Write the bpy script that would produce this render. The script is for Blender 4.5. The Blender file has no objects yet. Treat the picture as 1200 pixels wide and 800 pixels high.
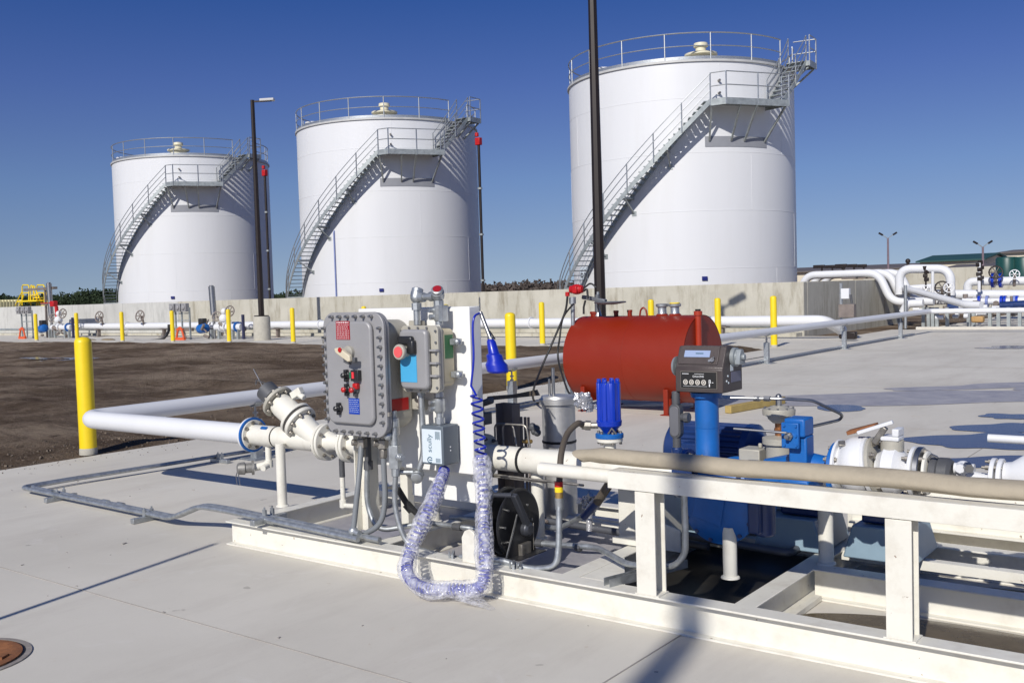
import bpy, bmesh, math, random
from mathutils import Vector as V, Matrix
R_ = math.radians
rnd = random.Random(7)
scene = bpy.context.scene
COL = scene.collection

# ------------------------------------------------------------------ camera
EYE = V((0, 0, 1.55)); FPX = 1180.5
_y, _p, _r = R_(37.03), R_(2.759), R_(1.745)
FW = V((-math.sin(_y)*math.cos(_p), math.cos(_y)*math.cos(_p), -math.sin(_p)))
_RT = V((math.cos(_y), math.sin(_y), 0))
_UP = V((-math.sin(_y)*math.sin(_p), math.cos(_y)*math.sin(_p), math.cos(_p)))
RT = _RT*math.cos(_r) - _UP*math.sin(_r)
UP = _UP*math.cos(_r) + _RT*math.sin(_r)
cam = bpy.data.cameras.new('camera'); cam.sensor_width = 36; cam.lens = 36*FPX/1200
cam.clip_start = .05; cam.clip_end = 4000
co = bpy.data.objects.new('camera', cam); COL.objects.link(co)
m = Matrix((RT, UP, -FW)).transposed().to_4x4(); m.translation = EYE
co.matrix_world = m; scene.camera = co

def P(px, py, **k):
    """survey helper: the point of a known plane (X=, Y= or Z=) measured in the photo"""
    d = FW + RT*((px-600)/FPX) + UP*((400-py)/FPX)
    a, v = list(k.items())[0]; i = 'XYZ'.index(a)
    return EYE + d*((v-EYE[i])/d[i])

# ------------------------------------------------------------------ materials
def lin(c):
    return tuple((x/12.92 if x <= .04045 else ((x+.055)/1.055)**2.4) for x in c)
def rgb(r, g, b): return lin((r/255, g/255, b/255))
MATS = {}
def mat(name, col, rough=.5, metal=0., var=.08, scale=3., bump=0., bscale=40., dirt=0., dirtcol=(.12, .10, .08),
        dscale=2., coat=0., spec=.5, streak=False, chips=0):
    if name in MATS: return MATS[name]
    mt = bpy.data.materials.new(name); mt.use_nodes = True; n = mt.node_tree; N = n.nodes; L = n.links
    b = N['Principled BSDF']
    b.inputs['Roughness'].default_value = rough; b.inputs['Metallic'].default_value = metal
    b.inputs['Coat Weight'].default_value = coat; b.inputs['Specular IOR Level'].default_value = spec
    tc = N.new('ShaderNodeTexCoord'); mp = N.new('ShaderNodeMapping'); L.new(tc.outputs['Object'], mp.inputs[0])
    if streak: mp.inputs['Scale'].default_value = (1, 1, .12)
    nz = N.new('ShaderNodeTexNoise'); nz.inputs['Scale'].default_value = scale; nz.inputs['Detail'].default_value = 6
    nz.inputs['Roughness'].default_value = .6
    L.new(mp.outputs[0], nz.inputs['Vector'])
    cr = N.new('ShaderNodeValToRGB'); L.new(nz.outputs[0], cr.inputs[0])
    cr.color_ramp.elements[0].position = .3; cr.color_ramp.elements[1].position = .7
    cr.color_ramp.elements[0].color = tuple(max(0, c*(1-var)) for c in col)+(1,)
    cr.color_ramp.elements[1].color = tuple(min(1, c*(1+var)) for c in col)+(1,)
    out = cr.outputs[0]
    if dirt > 0:
        n2 = N.new('ShaderNodeTexNoise'); n2.inputs['Scale'].default_value = dscale; n2.inputs['Detail'].default_value = 8
        n2.inputs['Roughness'].default_value = .65; L.new(mp.outputs[0], n2.inputs['Vector'])
        r2 = N.new('ShaderNodeMapRange'); r2.inputs[1].default_value = .5; r2.inputs[2].default_value = .75
        r2.inputs[4].default_value = dirt; L.new(n2.outputs[0], r2.inputs[0])
        mx = N.new('ShaderNodeMix'); mx.data_type = 'RGBA'; L.new(r2.outputs[0], mx.inputs[0])
        L.new(out, mx.inputs[6]); mx.inputs[7].default_value = tuple(dirtcol)+(1,); out = mx.outputs[2]
    L.new(out, b.inputs['Base Color'])
    rr = N.new('ShaderNodeMapRange'); rr.inputs[3].default_value = max(.02, rough-.08); rr.inputs[4].default_value = min(1, rough+.12)
    L.new(nz.outputs[0], rr.inputs[0]); L.new(rr.outputs[0], b.inputs['Roughness'])
    if chips > 0:
        n4 = N.new('ShaderNodeTexNoise'); n4.inputs['Scale'].default_value = 26; n4.inputs['Detail'].default_value = 4; L.new(tc.outputs['Object'], n4.inputs['Vector'])
        r4 = N.new('ShaderNodeMapRange'); r4.inputs[1].default_value = .715; r4.inputs[2].default_value = .735; r4.inputs[4].default_value = chips; L.new(n4.outputs[0], r4.inputs[0])
        m4 = N.new('ShaderNodeMix'); m4.data_type = 'RGBA'; L.new(r4.outputs[0], m4.inputs[0]); L.new(out, m4.inputs[6]); m4.inputs[7].default_value = (.2, .12, .07, 1); L.new(m4.outputs[2], b.inputs['Base Color'])
    if bump > 0:
        n3 = N.new('ShaderNodeTexNoise'); n3.inputs['Scale'].default_value = bscale; n3.inputs['Detail'].default_value = 5
        L.new(tc.outputs['Object'], n3.inputs['Vector'])
        bp = N.new('ShaderNodeBump'); bp.inputs['Strength'].default_value = bump; bp.inputs['Distance'].default_value = .01
        L.new(n3.outputs[0], bp.inputs['Height']); L.new(bp.outputs[0], b.inputs['Normal'])
    MATS[name] = mt; return mt

white = mat('white_pipe_paint', rgb(216, 217, 219), .35, var=.03, dirt=.12, dirtcol=(.45, .42, .38), dscale=3)
tankw = mat('tank_white_paint', rgb(215, 216, 218), .42, var=.02, scale=.5, dirt=.16, dirtcol=(.5, .49, .46), dscale=1.1, streak=True)
cream = mat('cream_paint', rgb(221, 218, 207), .4, var=.04, dirt=.38, dirtcol=(.40, .34, .26), dscale=7, chips=.8, bump=.08, bscale=60)
board_m = mat('board_white', rgb(231, 230, 226), .4, var=.02, dirt=.1, dirtcol=(.5, .46, .4), dscale=4)
galv = mat('galvanised_steel', (.42, .44, .45), .42, .75, var=.22, scale=25, bump=.05)
galvd = mat('galvanised_grating', (.36, .39, .39), .5, .5, var=.2, scale=6)
chrome = mat('bright_steel', (.36, .36, .36), .4, 1, var=.1, scale=20)
stainl = mat('stainless_steel', (.56, .55, .53), .42, .7, var=.2, scale=5, dirt=.2, dirtcol=(.2, .18, .15))
boltm = mat('bolt_steel', (.30, .28, .25), .45, .8, var=.25, scale=40)
greyp = mat('grey_enamel', rgb(150, 149, 150), .45, .15, var=.05, scale=6, bump=.08, bscale=120)
greyl = mat('grey_beige_casting', rgb(172, 168, 156), .5, .1, var=.05, scale=8, bump=.15, bscale=120)
greyd = mat('dark_grey_casting', rgb(84, 85, 88), .5, .2, var=.12, scale=12, bump=.1, bscale=90)
blue = mat('blue_enamel', rgb(20, 96, 172), .42, var=.1, scale=8, bump=.1, bscale=70, dirt=.3, dirtcol=(.03, .07, .16), dscale=9)
bluer = mat('royal_blue_enamel', rgb(12, 52, 172), .3, var=.07, scale=9, coat=.3)
blued = mat('navy_enamel', rgb(24, 50, 100), .38, var=.12, scale=9, coat=.2, dirt=.25, dirtcol=(.02, .02, .03), dscale=8)
bluecord = mat('blue_cord_plastic', rgb(20, 40, 165), .3, var=.05, coat=.2)
slate = mat('slate_blue_paint', rgb(136, 158, 172), .45, var=.06, scale=8)
black = mat('black_rubber', (.014, .014, .015), .55, var=.2)
blackp = mat('black_enamel', (.02, .02, .022), .35, var=.2, coat=.1)
bronze = mat('dark_bronze_paint', rgb(38, 30, 27), .45, .2, var=.12, scale=4)
brown = mat('register_brown', rgb(74, 66, 64), .42, .1, var=.08, scale=12, bump=.15, bscale=200)
hosem = mat('hose_grey_brown', rgb(84, 76, 66), .6, var=.12, bump=.1)
yellow = mat('bollard_yellow', rgb(236, 205, 28), .38, var=.04, scale=5, dirt=.1, dirtcol=(.4, .3, .08), dscale=7)
red = mat('red_enamel', rgb(178, 22, 24), .4, var=.06)
reddull = mat('red_oxide_paint', rgb(130, 34, 9), .42, spec=.4, var=.04, scale=1.5, dirt=.16, dirtcol=(.2, .055, .028), dscale=2, bump=.04, bscale=20)
orange = mat('orange_plastic', rgb(208, 88, 44), .45, var=.06)
tan = mat('tan_canvas', rgb(164, 154, 136), .85, var=.08, scale=12, bump=.35, bscale=35, spec=.2)
rust = mat('rusty_iron', rgb(140, 92, 58), .8, .2, var=.35, scale=9, dirt=.7, dirtcol=rgb(92, 48, 38), dscale=12, bump=.6, bscale=30)
brass = mat('brass', (.55, .36, .12), .35, .8, var=.15)
copper = mat('copper', (.5, .22, .09), .4, .8, var=.2)
concp = mat('pedestal_concrete', rgb(176, 172, 160), .85, var=.1, scale=6, bump=.3, dirt=.3, dirtcol=(.25, .23, .19))
wood = mat('lumber', rgb(168, 146, 88), .75, var=.15, scale=8, bump=.2)
redlab = mat('red_label', rgb(150, 22, 34), .4, var=.03)
bluelab = mat('blue_label', rgb(24, 62, 160), .4, var=.03)
skylab = mat('sky_blue_label', rgb(70, 160, 205), .4, var=.05)
greenlab = mat('green_label', rgb(60, 110, 70), .5, var=.1)
paper = mat('pale_print', rgb(205, 215, 222), .4, var=.03)
ink = mat('print_ink', rgb(52, 92, 112), .5, var=.03)
whiteink = mat('white_print', rgb(230, 230, 230), .4, var=.02)
teal = mat('green_tank_paint', rgb(20, 66, 62), .4, var=.08)
tanwall = mat('tan_siding', rgb(205, 196, 176), .8, var=.04, scale=.2)
roofm = mat('brown_roof', rgb(98, 92, 90), .7, var=.05, scale=.3)
roofg = mat('green_roof', rgb(36, 74, 70), .6, var=.06, scale=.3)
darkc = mat('joint_dark', rgb(152, 147, 141), .9, var=.2)
glassd = mat('window_glass', rgb(150, 165, 195), .12, var=.1, coat=.5)

def custom(name): 
    mt = bpy.data.materials.new(name); mt.use_nodes = True
    return mt, mt.node_tree.nodes, mt.node_tree.links, mt.node_tree.nodes['Principled BSDF']
def noise(N, L, vec, sc, det=6, ro=.6, dist=0):
    z = N.new('ShaderNodeTexNoise'); z.inputs['Scale'].default_value = sc; z.inputs['Detail'].default_value = det
    z.inputs['Roughness'].default_value = ro; z.inputs['Distortion'].default_value = dist; L.new(vec, z.inputs['Vector']); return z.outputs[0]
def rng(N, L, x, a, b, c, d):
    r = N.new('ShaderNodeMapRange'); [setattr(r.inputs[i], 'default_value', v) for i, v in ((1, a), (2, b), (3, c), (4, d))]
    L.new(x, r.inputs[0]); return r.outputs[0]
def mixc(N, L, f, a, b):
    x = N.new('ShaderNodeMix'); x.data_type = 'RGBA'; L.new(f, x.inputs[0])
    for i, c in ((6, a), (7, b)):
        if isinstance(c, tuple): x.inputs[i].default_value = c+(1,)
        else: L.new(c, x.inputs[i])
    return x.outputs[2]
def bumpn(N, L, b, h, st, dist=.02):
    bp = N.new('ShaderNodeBump'); bp.inputs['Strength'].default_value = st; bp.inputs['Distance'].default_value = dist
    L.new(h, bp.inputs['Height']); L.new(bp.outputs[0], b.inputs['Normal'])

def conc_pad():
    mt, N, L, b = custom('pad_concrete'); tc = N.new('ShaderNodeTexCoord'); o = tc.outputs['Object']
    mp = N.new('ShaderNodeMapping'); L.new(o, mp.inputs[0]); mp.inputs['Scale'].default_value = (1, .25, 1); mp.inputs['Rotation'].default_value = (0, 0, R_(-55))
    a = noise(N, L, o, .5, 8, .6); c1 = mixc(N, L, rng(N, L, a, .3, .7, 0, 1), rgb(196, 191, 180), rgb(212, 207, 196))
    s = noise(N, L, mp.outputs[0], 2.2, 8, .7); c2 = mixc(N, L, rng(N, L, s, .48, .75, 0, .45), c1, rgb(172, 164, 154))
    f = noise(N, L, o, 90, 3, .7); c3 = mixc(N, L, rng(N, L, f, .62, .8, 0, .35), c2, rgb(150, 143, 136))
    w = noise(N, L, o, 9, 4, .6, .4); c4 = mixc(N, L, rng(N, L, w, .69, .74, 0, .3), c3, rgb(170, 150, 124))
    w2 = noise(N, L, o, 1.3, 5, .7, 1.2); c5 = mixc(N, L, rng(N, L, w2, .6, .74, 0, .35), c4, rgb(220, 217, 212))
    sp = noise(N, L, o, 5.5, 3, .5); c5 = mixc(N, L, rng(N, L, sp, .735, .76, 0, .4), c5, rgb(112, 104, 96))
    ru = noise(N, L, o, 2.1, 7, .75); c5 = mixc(N, L, rng(N, L, ru, .64, .72, 0, .28), c5, rgb(186, 160, 128))
    L.new(c5, b.inputs['Base Color']); b.inputs['Roughness'].default_value = .82; b.inputs['Specular IOR Level'].default_value = .3
    h = noise(N, L, mp.outputs[0], 60, 5, .7); bumpn(N, L, b, h, .25, .004); return mt
def dirt_m():
    mt, N, L, b = custom('bare_soil'); tc = N.new('ShaderNodeTexCoord'); o = tc.outputs['Object']
    a = noise(N, L, o, .35, 8, .65); c1 = mixc(N, L, rng(N, L, a, .42, .58, 0, 1), rgb(122, 103, 84), rgb(176, 156, 134))
    mp = N.new('ShaderNodeMapping'); L.new(o, mp.inputs[0]); mp.inputs['Scale'].default_value = (.25, 1.6, 1)
    t = noise(N, L, mp.outputs[0], 1.2, 9, .7); c2 = mixc(N, L, rng(N, L, t, .5, .62, 0, .6), c1, rgb(92, 75, 62))
    g = noise(N, L, o, 28, 4, .8); c3 = mixc(N, L, rng(N, L, g, .6, .72, 0, .6), c2, rgb(166, 150, 132))
    L.new(c3, b.inputs['Base Color']); c4 = mixc(N, L, rng(N, L, noise(N, L, o, 3.5, 8, .75), .54, .68, 0, .65), c3, rgb(66, 52, 42)); L.new(c4, b.inputs['Base Color']); b.inputs['Roughness'].default_value = .95; b.inputs['Specular IOR Level'].default_value = .15
    h = noise(N, L, o, 7, 10, .8); bumpn(N, L, b, h, 1, .3); return mt
def wall_m(name, ca, cb, cs):
    mt, N, L, b = custom(name); tc = N.new('ShaderNodeTexCoord'); o = tc.outputs['Object']
    mp = N.new('ShaderNodeMapping'); L.new(o, mp.inputs[0]); mp.inputs['Scale'].default_value = (1, 1, .22)
    a = noise(N, L, o, .6, 8, .65); c1 = mixc(N, L, rng(N, L, a, .35, .65, 0, 1), ca, cb)
    s = noise(N, L, mp.outputs[0], 2.6, 8, .7); c2 = mixc(N, L, rng(N, L, s, .5, .68, 0, .7), c1, cs)
    f = noise(N, L, o, 14, 4, .7); c3 = mixc(N, L, rng(N, L, f, .62, .75, 0, .3), c2, rgb(206, 202, 190))
    L.new(c3, b.inputs['Base Color']); b.inputs['Roughness'].default_value = .85
    bumpn(N, L, b, noise(N, L, o, 25, 5, .7), .3, .01); return mt
pad_m = conc_pad(); soil = dirt_m()
wallold = wall_m('aged_wall_concrete', rgb(172, 168, 154), rgb(190, 186, 173), rgb(128, 119, 99))
wallnew = wall_m('new_wall_concrete', rgb(180, 179, 174), rgb(194, 193, 188), rgb(156, 155, 150))
def water_m():
    mt, N, L, b = custom('puddle_water'); tc = N.new('ShaderNodeTexCoord')
    b.inputs['Base Color'].default_value = rgb(70, 66, 74)+(1,); b.inputs['Roughness'].default_value = .16
    b.inputs['Specular IOR Level'].default_value = .35
    bumpn(N, L, b, noise(N, L, tc.outputs['Object'], 12, 3, .5), .02, .01); return mt
water = water_m()
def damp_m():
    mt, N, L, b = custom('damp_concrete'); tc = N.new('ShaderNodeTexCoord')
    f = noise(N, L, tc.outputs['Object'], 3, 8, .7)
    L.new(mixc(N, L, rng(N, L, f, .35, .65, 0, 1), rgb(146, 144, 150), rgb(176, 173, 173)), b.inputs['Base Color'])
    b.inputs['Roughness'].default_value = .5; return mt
damp = damp_m()
def mudw_m():
    mt, N, L, b = custom('muddy_water'); tc = N.new('ShaderNodeTexCoord')
    f = noise(N, L, tc.outputs['Object'], 6, 6, .6)
    L.new(mixc(N, L, rng(N, L, f, .35, .65, 0, 1), rgb(84, 74, 60), rgb(104, 93, 76)), b.inputs['Base Color'])
    b.inputs['Roughness'].default_value = .12; bumpn(N, L, b, noise(N, L, tc.outputs['Object'], 30, 3, .5), .04, .01); return mt
mudw = mudw_m()
def wrap_m():
    mt, N, L, b = custom('bubble_wrap'); tc = N.new('ShaderNodeTexCoord'); o = tc.outputs['Object']
    vo = N.new('ShaderNodeTexVoronoi'); vo.inputs['Scale'].default_value = 62; L.new(o, vo.inputs['Vector'])
    b.inputs['Base Color'].default_value = rgb(232, 232, 238)+(1,); b.inputs['Roughness'].default_value = .18
    b.inputs['Specular IOR Level'].default_value = .8
    nz = noise(N, L, o, 22, 3, .5, 1.2)
    ad = N.new('ShaderNodeMath'); ad.operation = 'MULTIPLY_ADD'; L.new(nz, ad.inputs[0]); ad.inputs[1].default_value = 1.4; L.new(vo.outputs[0], ad.inputs[2])
    bumpn(N, L, b, ad.outputs[0], .8, .008); b.inputs['Roughness'].default_value = .1
    L.new(rng(N, L, nz, .35, .68, .14, .6), b.inputs['Alpha']); return mt
wrapm = wrap_m()

# ------------------------------------------------------------------ mesh builder
ORG = {}
SPLIT = {'fine_print', 'bolt', 'stand_leg', 'pump_motor', 'clamp', 'rivet', 'cover_bolt', 'foot', 'small_fitting', 'white_spool', 'side_screw', 'coupling', 'tube_union', 'top_tube', 'emergency_vent', 'vent_tubing', 'chain_link', 'end_boss', 'digit_window', 'blue_flange', 'rack_post', 'castellation', 'rib'}
def frame(ax):
    a = V(ax).normalized(); u = a.orthogonal().normalized()
    if abs(a.z) < .95: u = V((0, 0, 1)).cross(a).normalized()
    else: u = V((1, 0, 0))
    w = a.cross(u).normalized(); return a, u, w
class MB:
    def __init__(s): s.v = []; s.f = []; s.m = []; s.c = 0
    def add(s, vs, fs):
        k = len(s.v); s.v += [V(x) for x in vs]; s.f += [[i+k for i in f] for f in fs]; s.m += [s.c]*len(fs); return s
    def mi(s, c): s.c = c; return s
    def box(s, x0, x1, y0, y1, z0, z1):
        return s.add([(x, y, z) for x in (x0, x1) for y in (y0, y1) for z in (z0, z1)],
                     [(0, 1, 3, 2), (4, 6, 7, 5), (0, 4, 5, 1), (2, 3, 7, 6), (0, 2, 6, 4), (1, 5, 7, 3)])
    def obox(s, c, sx, sy, sz, rz=0, rx=0, ry=0):
        c = V(c); M = Matrix.Rotation(rz, 3, 'Z') @ Matrix.Rotation(ry, 3, 'Y') @ Matrix.Rotation(rx, 3, 'X')
        return s.add([c+M@V((x*sx/2, y*sy/2, z*sz/2)) for x in (-1, 1) for y in (-1, 1) for z in (-1, 1)],
                     [(0, 1, 3, 2), (4, 6, 7, 5), (0, 4, 5, 1), (2, 3, 7, 6), (0, 2, 6, 4), (1, 5, 7, 3)])
    def bar(s, a, b, w, h, up=(0, 0, 1)):
        a, b = V(a), V(b); d = (b-a).normalized(); x = d.cross(V(up)).normalized(); y = x.cross(d).normalized()
        return s.add([p+x*i*w/2+y*j*h/2 for p in (a, b) for i in (-1, 1) for j in (-1, 1)],
                     [(0, 1, 3, 2), (4, 6, 7, 5), (0, 4, 5, 1), (2, 3, 7, 6), (0, 2, 6, 4), (1, 5, 7, 3)])
    def lathe(s, o, ax, prof, n=24):
        o = V(o); a, u, w = frame(ax); vs = []; fs = []
        for t, r in prof:
            for i in range(n):
                q = 2*math.pi*i/n; vs.append(o+a*t+(u*math.cos(q)+w*math.sin(q))*r)
        for k in range(len(prof)-1):
            for i in range(n):
                j = (i+1) % n; fs.append((k*n+i, k*n+j, (k+1)*n+j, (k+1)*n+i))
        if prof[0][1] > 1e-6: fs.append(tuple(range(n))[::-1])
        if prof[-1][1] > 1e-6: fs.append(tuple((len(prof)-1)*n+i for i in range(n)))
        return s.add(vs, fs)
    def cyl(s, a, b, r, r1=None, n=16):
        a, b = V(a), V(b); return s.lathe(a, b-a, [(0, r), ((b-a).length, r if r1 is None else r1)], n)
    def tube(s, pts, r, n=12, fil=0, seg=6, closed=False):
        pts = [V(p) for p in pts]
        if fil > 0:
            o = [pts[0]]
            for i in range(1, len(pts)-1):
                a, b, c = pts[i-1], pts[i], pts[i+1]; l = min(fil, (a-b).length*.49, (c-b).length*.49)
                p, q = b+(a-b).normalized()*l, b+(c-b).normalized()*l
                for k in range(seg+1):
                    t = k/seg; o.append(p*(1-t)**2+b*2*t*(1-t)+q*t*t)
            o.append(pts[-1]); pts = o
        N_ = len(pts); T = []
        for i in range(N_):
            a = pts[(i-1) % N_] if (closed or i > 0) else pts[0]; c = pts[(i+1) % N_] if (closed or i < N_-1) else pts[-1]
            T.append((c-a).normalized())
        u = frame(T[0])[1]; vs = []; fs = []
        for i in range(N_):
            if i: u = (T[i-1].rotation_difference(T[i]) @ u); u = (u-T[i]*u.dot(T[i])).normalized()
            w = T[i].cross(u); rr = r(i/(N_-1)) if callable(r) else r
            vs += [pts[i]+(u*math.cos(2*math.pi*k/n)+w*math.sin(2*math.pi*k/n))*rr for k in range(n)]
        for i in range(N_ if closed else N_-1):
            i2 = (i+1) % N_
            fs += [(i*n+k, i*n+(k+1) % n, i2*n+(k+1) % n, i2*n+k) for k in range(n)]
        if not closed: fs += [tuple(range(n))[::-1], tuple((N_-1)*n+k for k in range(n))]
        return s.add(vs, fs)
    def prism(s, poly, o, u, v, w0, w1):
        """polygon (u,v coordinates) extruded along u x v from w0 to w1"""
        o, u, v = V(o), V(u), V(v); w = u.cross(v); n = len(poly)
        vs = [o+u*a+v*b+w*w0 for a, b in poly]+[o+u*a+v*b+w*w1 for a, b in poly]
        return s.add(vs, [tuple(range(n))[::-1], tuple(range(n, 2*n))]+[(i, (i+1) % n, n+(i+1) % n, n+i) for i in range(n)])
    def rrect(s, x0, x1, z0, z1, rad, y0, y1, n=6, y=None):
        return s.prism(rr(x0, x1, z0, z1, rad, n), (0, 0, 0), (1, 0, 0), (0, 0, 1), -y0, -y1)
    def sph(s, c, r, n=14, k=8, sc=(1, 1, 1)):
        c = V(c); vs = []; fs = []
        for i in range(k+1):
            t = math.pi*i/k
            for j in range(n):
                p = 2*math.pi*j/n; vs.append(c+V((r*sc[0]*math.sin(t)*math.cos(p), r*sc[1]*math.sin(t)*math.sin(p), r*sc[2]*math.cos(t))))
        for i in range(k):
            for j in range(n): fs.append((i*n+j, (i+1)*n+j, (i+1)*n+(j+1) % n, i*n+(j+1) % n))
        return s.add(vs, fs)
    def ibeam(s, a, b, h, w, t=.008, up=(0, 0, 1)):
        a, b = V(a), V(b); d = (b-a).normalized(); x = d.cross(V(up)).normalized(); y = x.cross(d).normalized()
        q = [(-w/2, -h/2), (w/2, -h/2), (w/2, -h/2+t), (t/2, -h/2+t), (t/2, h/2-t), (w/2, h/2-t), (w/2, h/2), (-w/2, h/2), (-w/2, h/2-t), (-t/2, h/2-t), (-t/2, -h/2+t), (-w/2, -h/2+t)]
        n = 12; vs = [p+x*i+y*j for p in (a, b) for i, j in q]
        caps = [(0, 1, 2, 3, 10, 11), (3, 4, 9, 10), (4, 5, 6, 7, 8, 9)]
        return s.add(vs, [c[::-1] for c in caps]+[tuple(i+n for i in c) for c in caps]+[(i, (i+1) % n, n+(i+1) % n, n+i) for i in range(n)])
    def flange(s, c, ax, r, th, nb=8, br=.012, bl=.03, m0=0, m1=1, off=.2, rf=.8):
        """disc centred at c with nb hex bolts standing out both ways"""
        c = V(c); a, u, w = frame(ax); s.mi(m0)
        s.lathe(c-a*th/2, a, [(0, r*.97), (th*.12, r), (th*.88, r), (th, r*.97)], 32)
        s.mi(m1)
        for i in range(nb):
            q = 2*math.pi*(i+off)/nb; p = c+(u*math.cos(q)+w*math.sin(q))*r*rf
            s.cyl(p-a*(th/2+bl), p+a*(th/2+bl), br*.6, n=8); s.cyl(p-a*(th/2+bl*.55), p-a*(th/2-.002), br, n=6); s.cyl(p+a*(th/2-.002), p+a*(th/2+bl*.55), br, n=6)
        s.mi(0); return s
    def build(s, name, mats, parent=None, bevel=0, ang=35, flat=False):
        if name in SPLIT:
            gs = s.groups()
            if len(gs) > 1:
                obs = []
                for g_ in gs[:100]: obs.append(g_._one(name, mats, parent, bevel, ang, flat))
                return obs[0]
        return s._one(name, mats, parent, bevel, ang, flat)
    def groups(s):
        n = len(s.v); pa = list(range(n))
        def fd(i):
            while pa[i] != i: pa[i] = pa[pa[i]]; i = pa[i]
            return i
        for f_ in s.f:
            a = fd(f_[0])
            for i in f_[1:]: pa[fd(i)] = a
        isl = {}
        for i in range(n): isl.setdefault(fd(i), []).append(i)
        ks = list(isl); bb = {k: [min(s.v[i][j] for i in isl[k])-.002 for j in range(3)]+[max(s.v[i][j] for i in isl[k])+.002 for j in range(3)] for k in ks}
        q = {k: k for k in ks}
        def fk(k):
            while q[k] != k: k = q[k]
            return k
        for i, a in enumerate(ks):
            for b in ks[i+1:]:
                if all(bb[a][j] <= bb[b][j+3] and bb[b][j] <= bb[a][j+3] for j in range(3)): q[fk(a)] = fk(b)
        out = {}
        for k in ks: out.setdefault(fk(k), set()).update(isl[k])
        res = []
        for vs_ in out.values():
            mp = {}; o = MB()
            for i in sorted(vs_): mp[i] = len(o.v); o.v.append(s.v[i])
            for f_, m_ in zip(s.f, s.m):
                if f_[0] in mp: o.f.append([mp[i] for i in f_]); o.m.append(m_)
            res.append(o)
        return res
    def _one(s, name, mats, parent=None, bevel=0, ang=35, flat=False):
        if not isinstance(mats, (list, tuple)): mats = [mats]
        o0 = ORG.get(parent.name, V((0, 0, 0))) if parent else V((0, 0, 0))
        if parent is None:   # origin at the base of the thing
            xs = [p.x for p in s.v]; ys = [p.y for p in s.v]; zs = [p.z for p in s.v]
            o0 = V(((min(xs)+max(xs))/2, (min(ys)+max(ys))/2, min(zs)))
        me = bpy.data.meshes.new(name); me.from_pydata([p-o0 for p in s.v], [], s.f)
        for q in mats: me.materials.append(q)
        me.polygons.foreach_set('material_index', s.m)
        bm = bmesh.new(); bm.from_mesh(me); bmesh.ops.recalc_face_normals(bm, faces=bm.faces); bm.to_mesh(me); bm.free()
        if not flat:
            me.shade_smooth(); me.set_sharp_from_angle(angle=R_(ang))
        ob = bpy.data.objects.new(name, me); COL.objects.link(ob)
        if parent: ob.parent = parent
        else: ob.location = o0
        ORG[ob.name] = o0
        if bevel:
            b = ob.modifiers.new('bevel', 'BEVEL'); b.width = bevel; b.segments = 2; b.limit_method = 'ANGLE'; b.angle_limit = R_(40)
        return ob
def rr(x0, x1, z0, z1, rad, n=6):
    o = []
    for cx, cz, a in ((x1-rad, z0+rad, -90), (x1-rad, z1-rad, 0), (x0+rad, z1-rad, 90), (x0+rad, z0+rad, 180)):
        for i in range(n+1):
            t = R_(a+90*i/n); o.append((cx+rad*math.cos(t), cz+rad*math.sin(t)))
    return o
def meta(o, label=None, cat=None, group=None, kind=None):
    for k, v in (('label', label), ('category', cat), ('group', group), ('kind', kind)):
        if v: o[k] = v
    return o
def thing(name, label, cat, loc=(0, 0, 0), group=None):
    o = bpy.data.objects.new(name, None); o.empty_display_size = .2; COL.objects.link(o); o.location = loc
    ORG[o.name] = V(loc); return meta(o, label, cat, group)
def dup(o, parent=None, loc=None, rz=None, label=None, off=None):
    c = o.copy(); COL.objects.link(c); c.parent = parent
    if loc is not None: c.location = loc
    if off is not None: c.location = o.location+V(off)
    if rz is not None: c.rotation_euler = (0, 0, rz)
    if label: c['label'] = label
    for ch in o.children: dup(ch, c)
    return c
def text(name, s, size, mtl, parent, o, u, v, depth=.0006, align='CENTER'):
    cu = bpy.data.curves.new('t', 'FONT'); cu.body = s; cu.size = size; cu.extrude = depth; cu.align_x = align; cu.align_y = 'CENTER'
    ob = bpy.data.objects.new('t', cu); COL.objects.link(ob); dg = bpy.context.evaluated_depsgraph_get()
    me = bpy.data.meshes.new_from_object(ob.evaluated_get(dg)); bpy.data.objects.remove(ob)
    u, v = V(u).normalized(), V(v).normalized(); w = u.cross(v); M = Matrix((u, v, w)).transposed().to_4x4(); M.translation = V(o)-ORG[parent.name]
    me.transform(M); me.materials.clear(); me.materials.append(mtl)
    ob = bpy.data.objects.new(name, me); COL.objects.link(ob); ob.parent = parent; ORG[ob.name] = ORG[parent.name]; return ob

# ------------------------------------------------------------------ light and sky
SUN_H = V((-.21, .978, 0)).normalized(); EL = R_(33.4)
SDIR = SUN_H*math.cos(EL)+V((0, 0, -math.sin(EL)))
sl = bpy.data.lights.new('sun', 'SUN'); sl.energy = 4.3; sl.angle = R_(.53); sl.color = (1, .958, .888)
so = bpy.data.objects.new('sun', sl); COL.objects.link(so); so.rotation_euler = SDIR.to_track_quat('-Z', 'Y').to_euler()
w = bpy.data.worlds.new('World'); scene.world = w; w.use_nodes = True; N = w.node_tree.nodes; L = w.node_tree.links
sky = N.new('ShaderNodeTexSky'); sky.sky_type = 'NISHITA'; sky.sun_disc = False; sky.sun_elevation = EL
tos = -SDIR; sky.sun_rotation = math.atan2(tos.x, tos.y)
sky.air_density = 1.0; sky.dust_density = .3; sky.ozone_density = 4.0; sky.altitude = 300
tc = N.new('ShaderNodeTexCoord'); sx = N.new('ShaderNodeSeparateXYZ'); cx = N.new('ShaderNodeCombineXYZ'); L.new(tc.outputs['Generated'], sx.inputs[0])
ma = N.new('ShaderNodeMath'); ma.operation = 'MULTIPLY_ADD'; ma.inputs[1].default_value = 1.6; ma.inputs[2].default_value = .155
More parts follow.
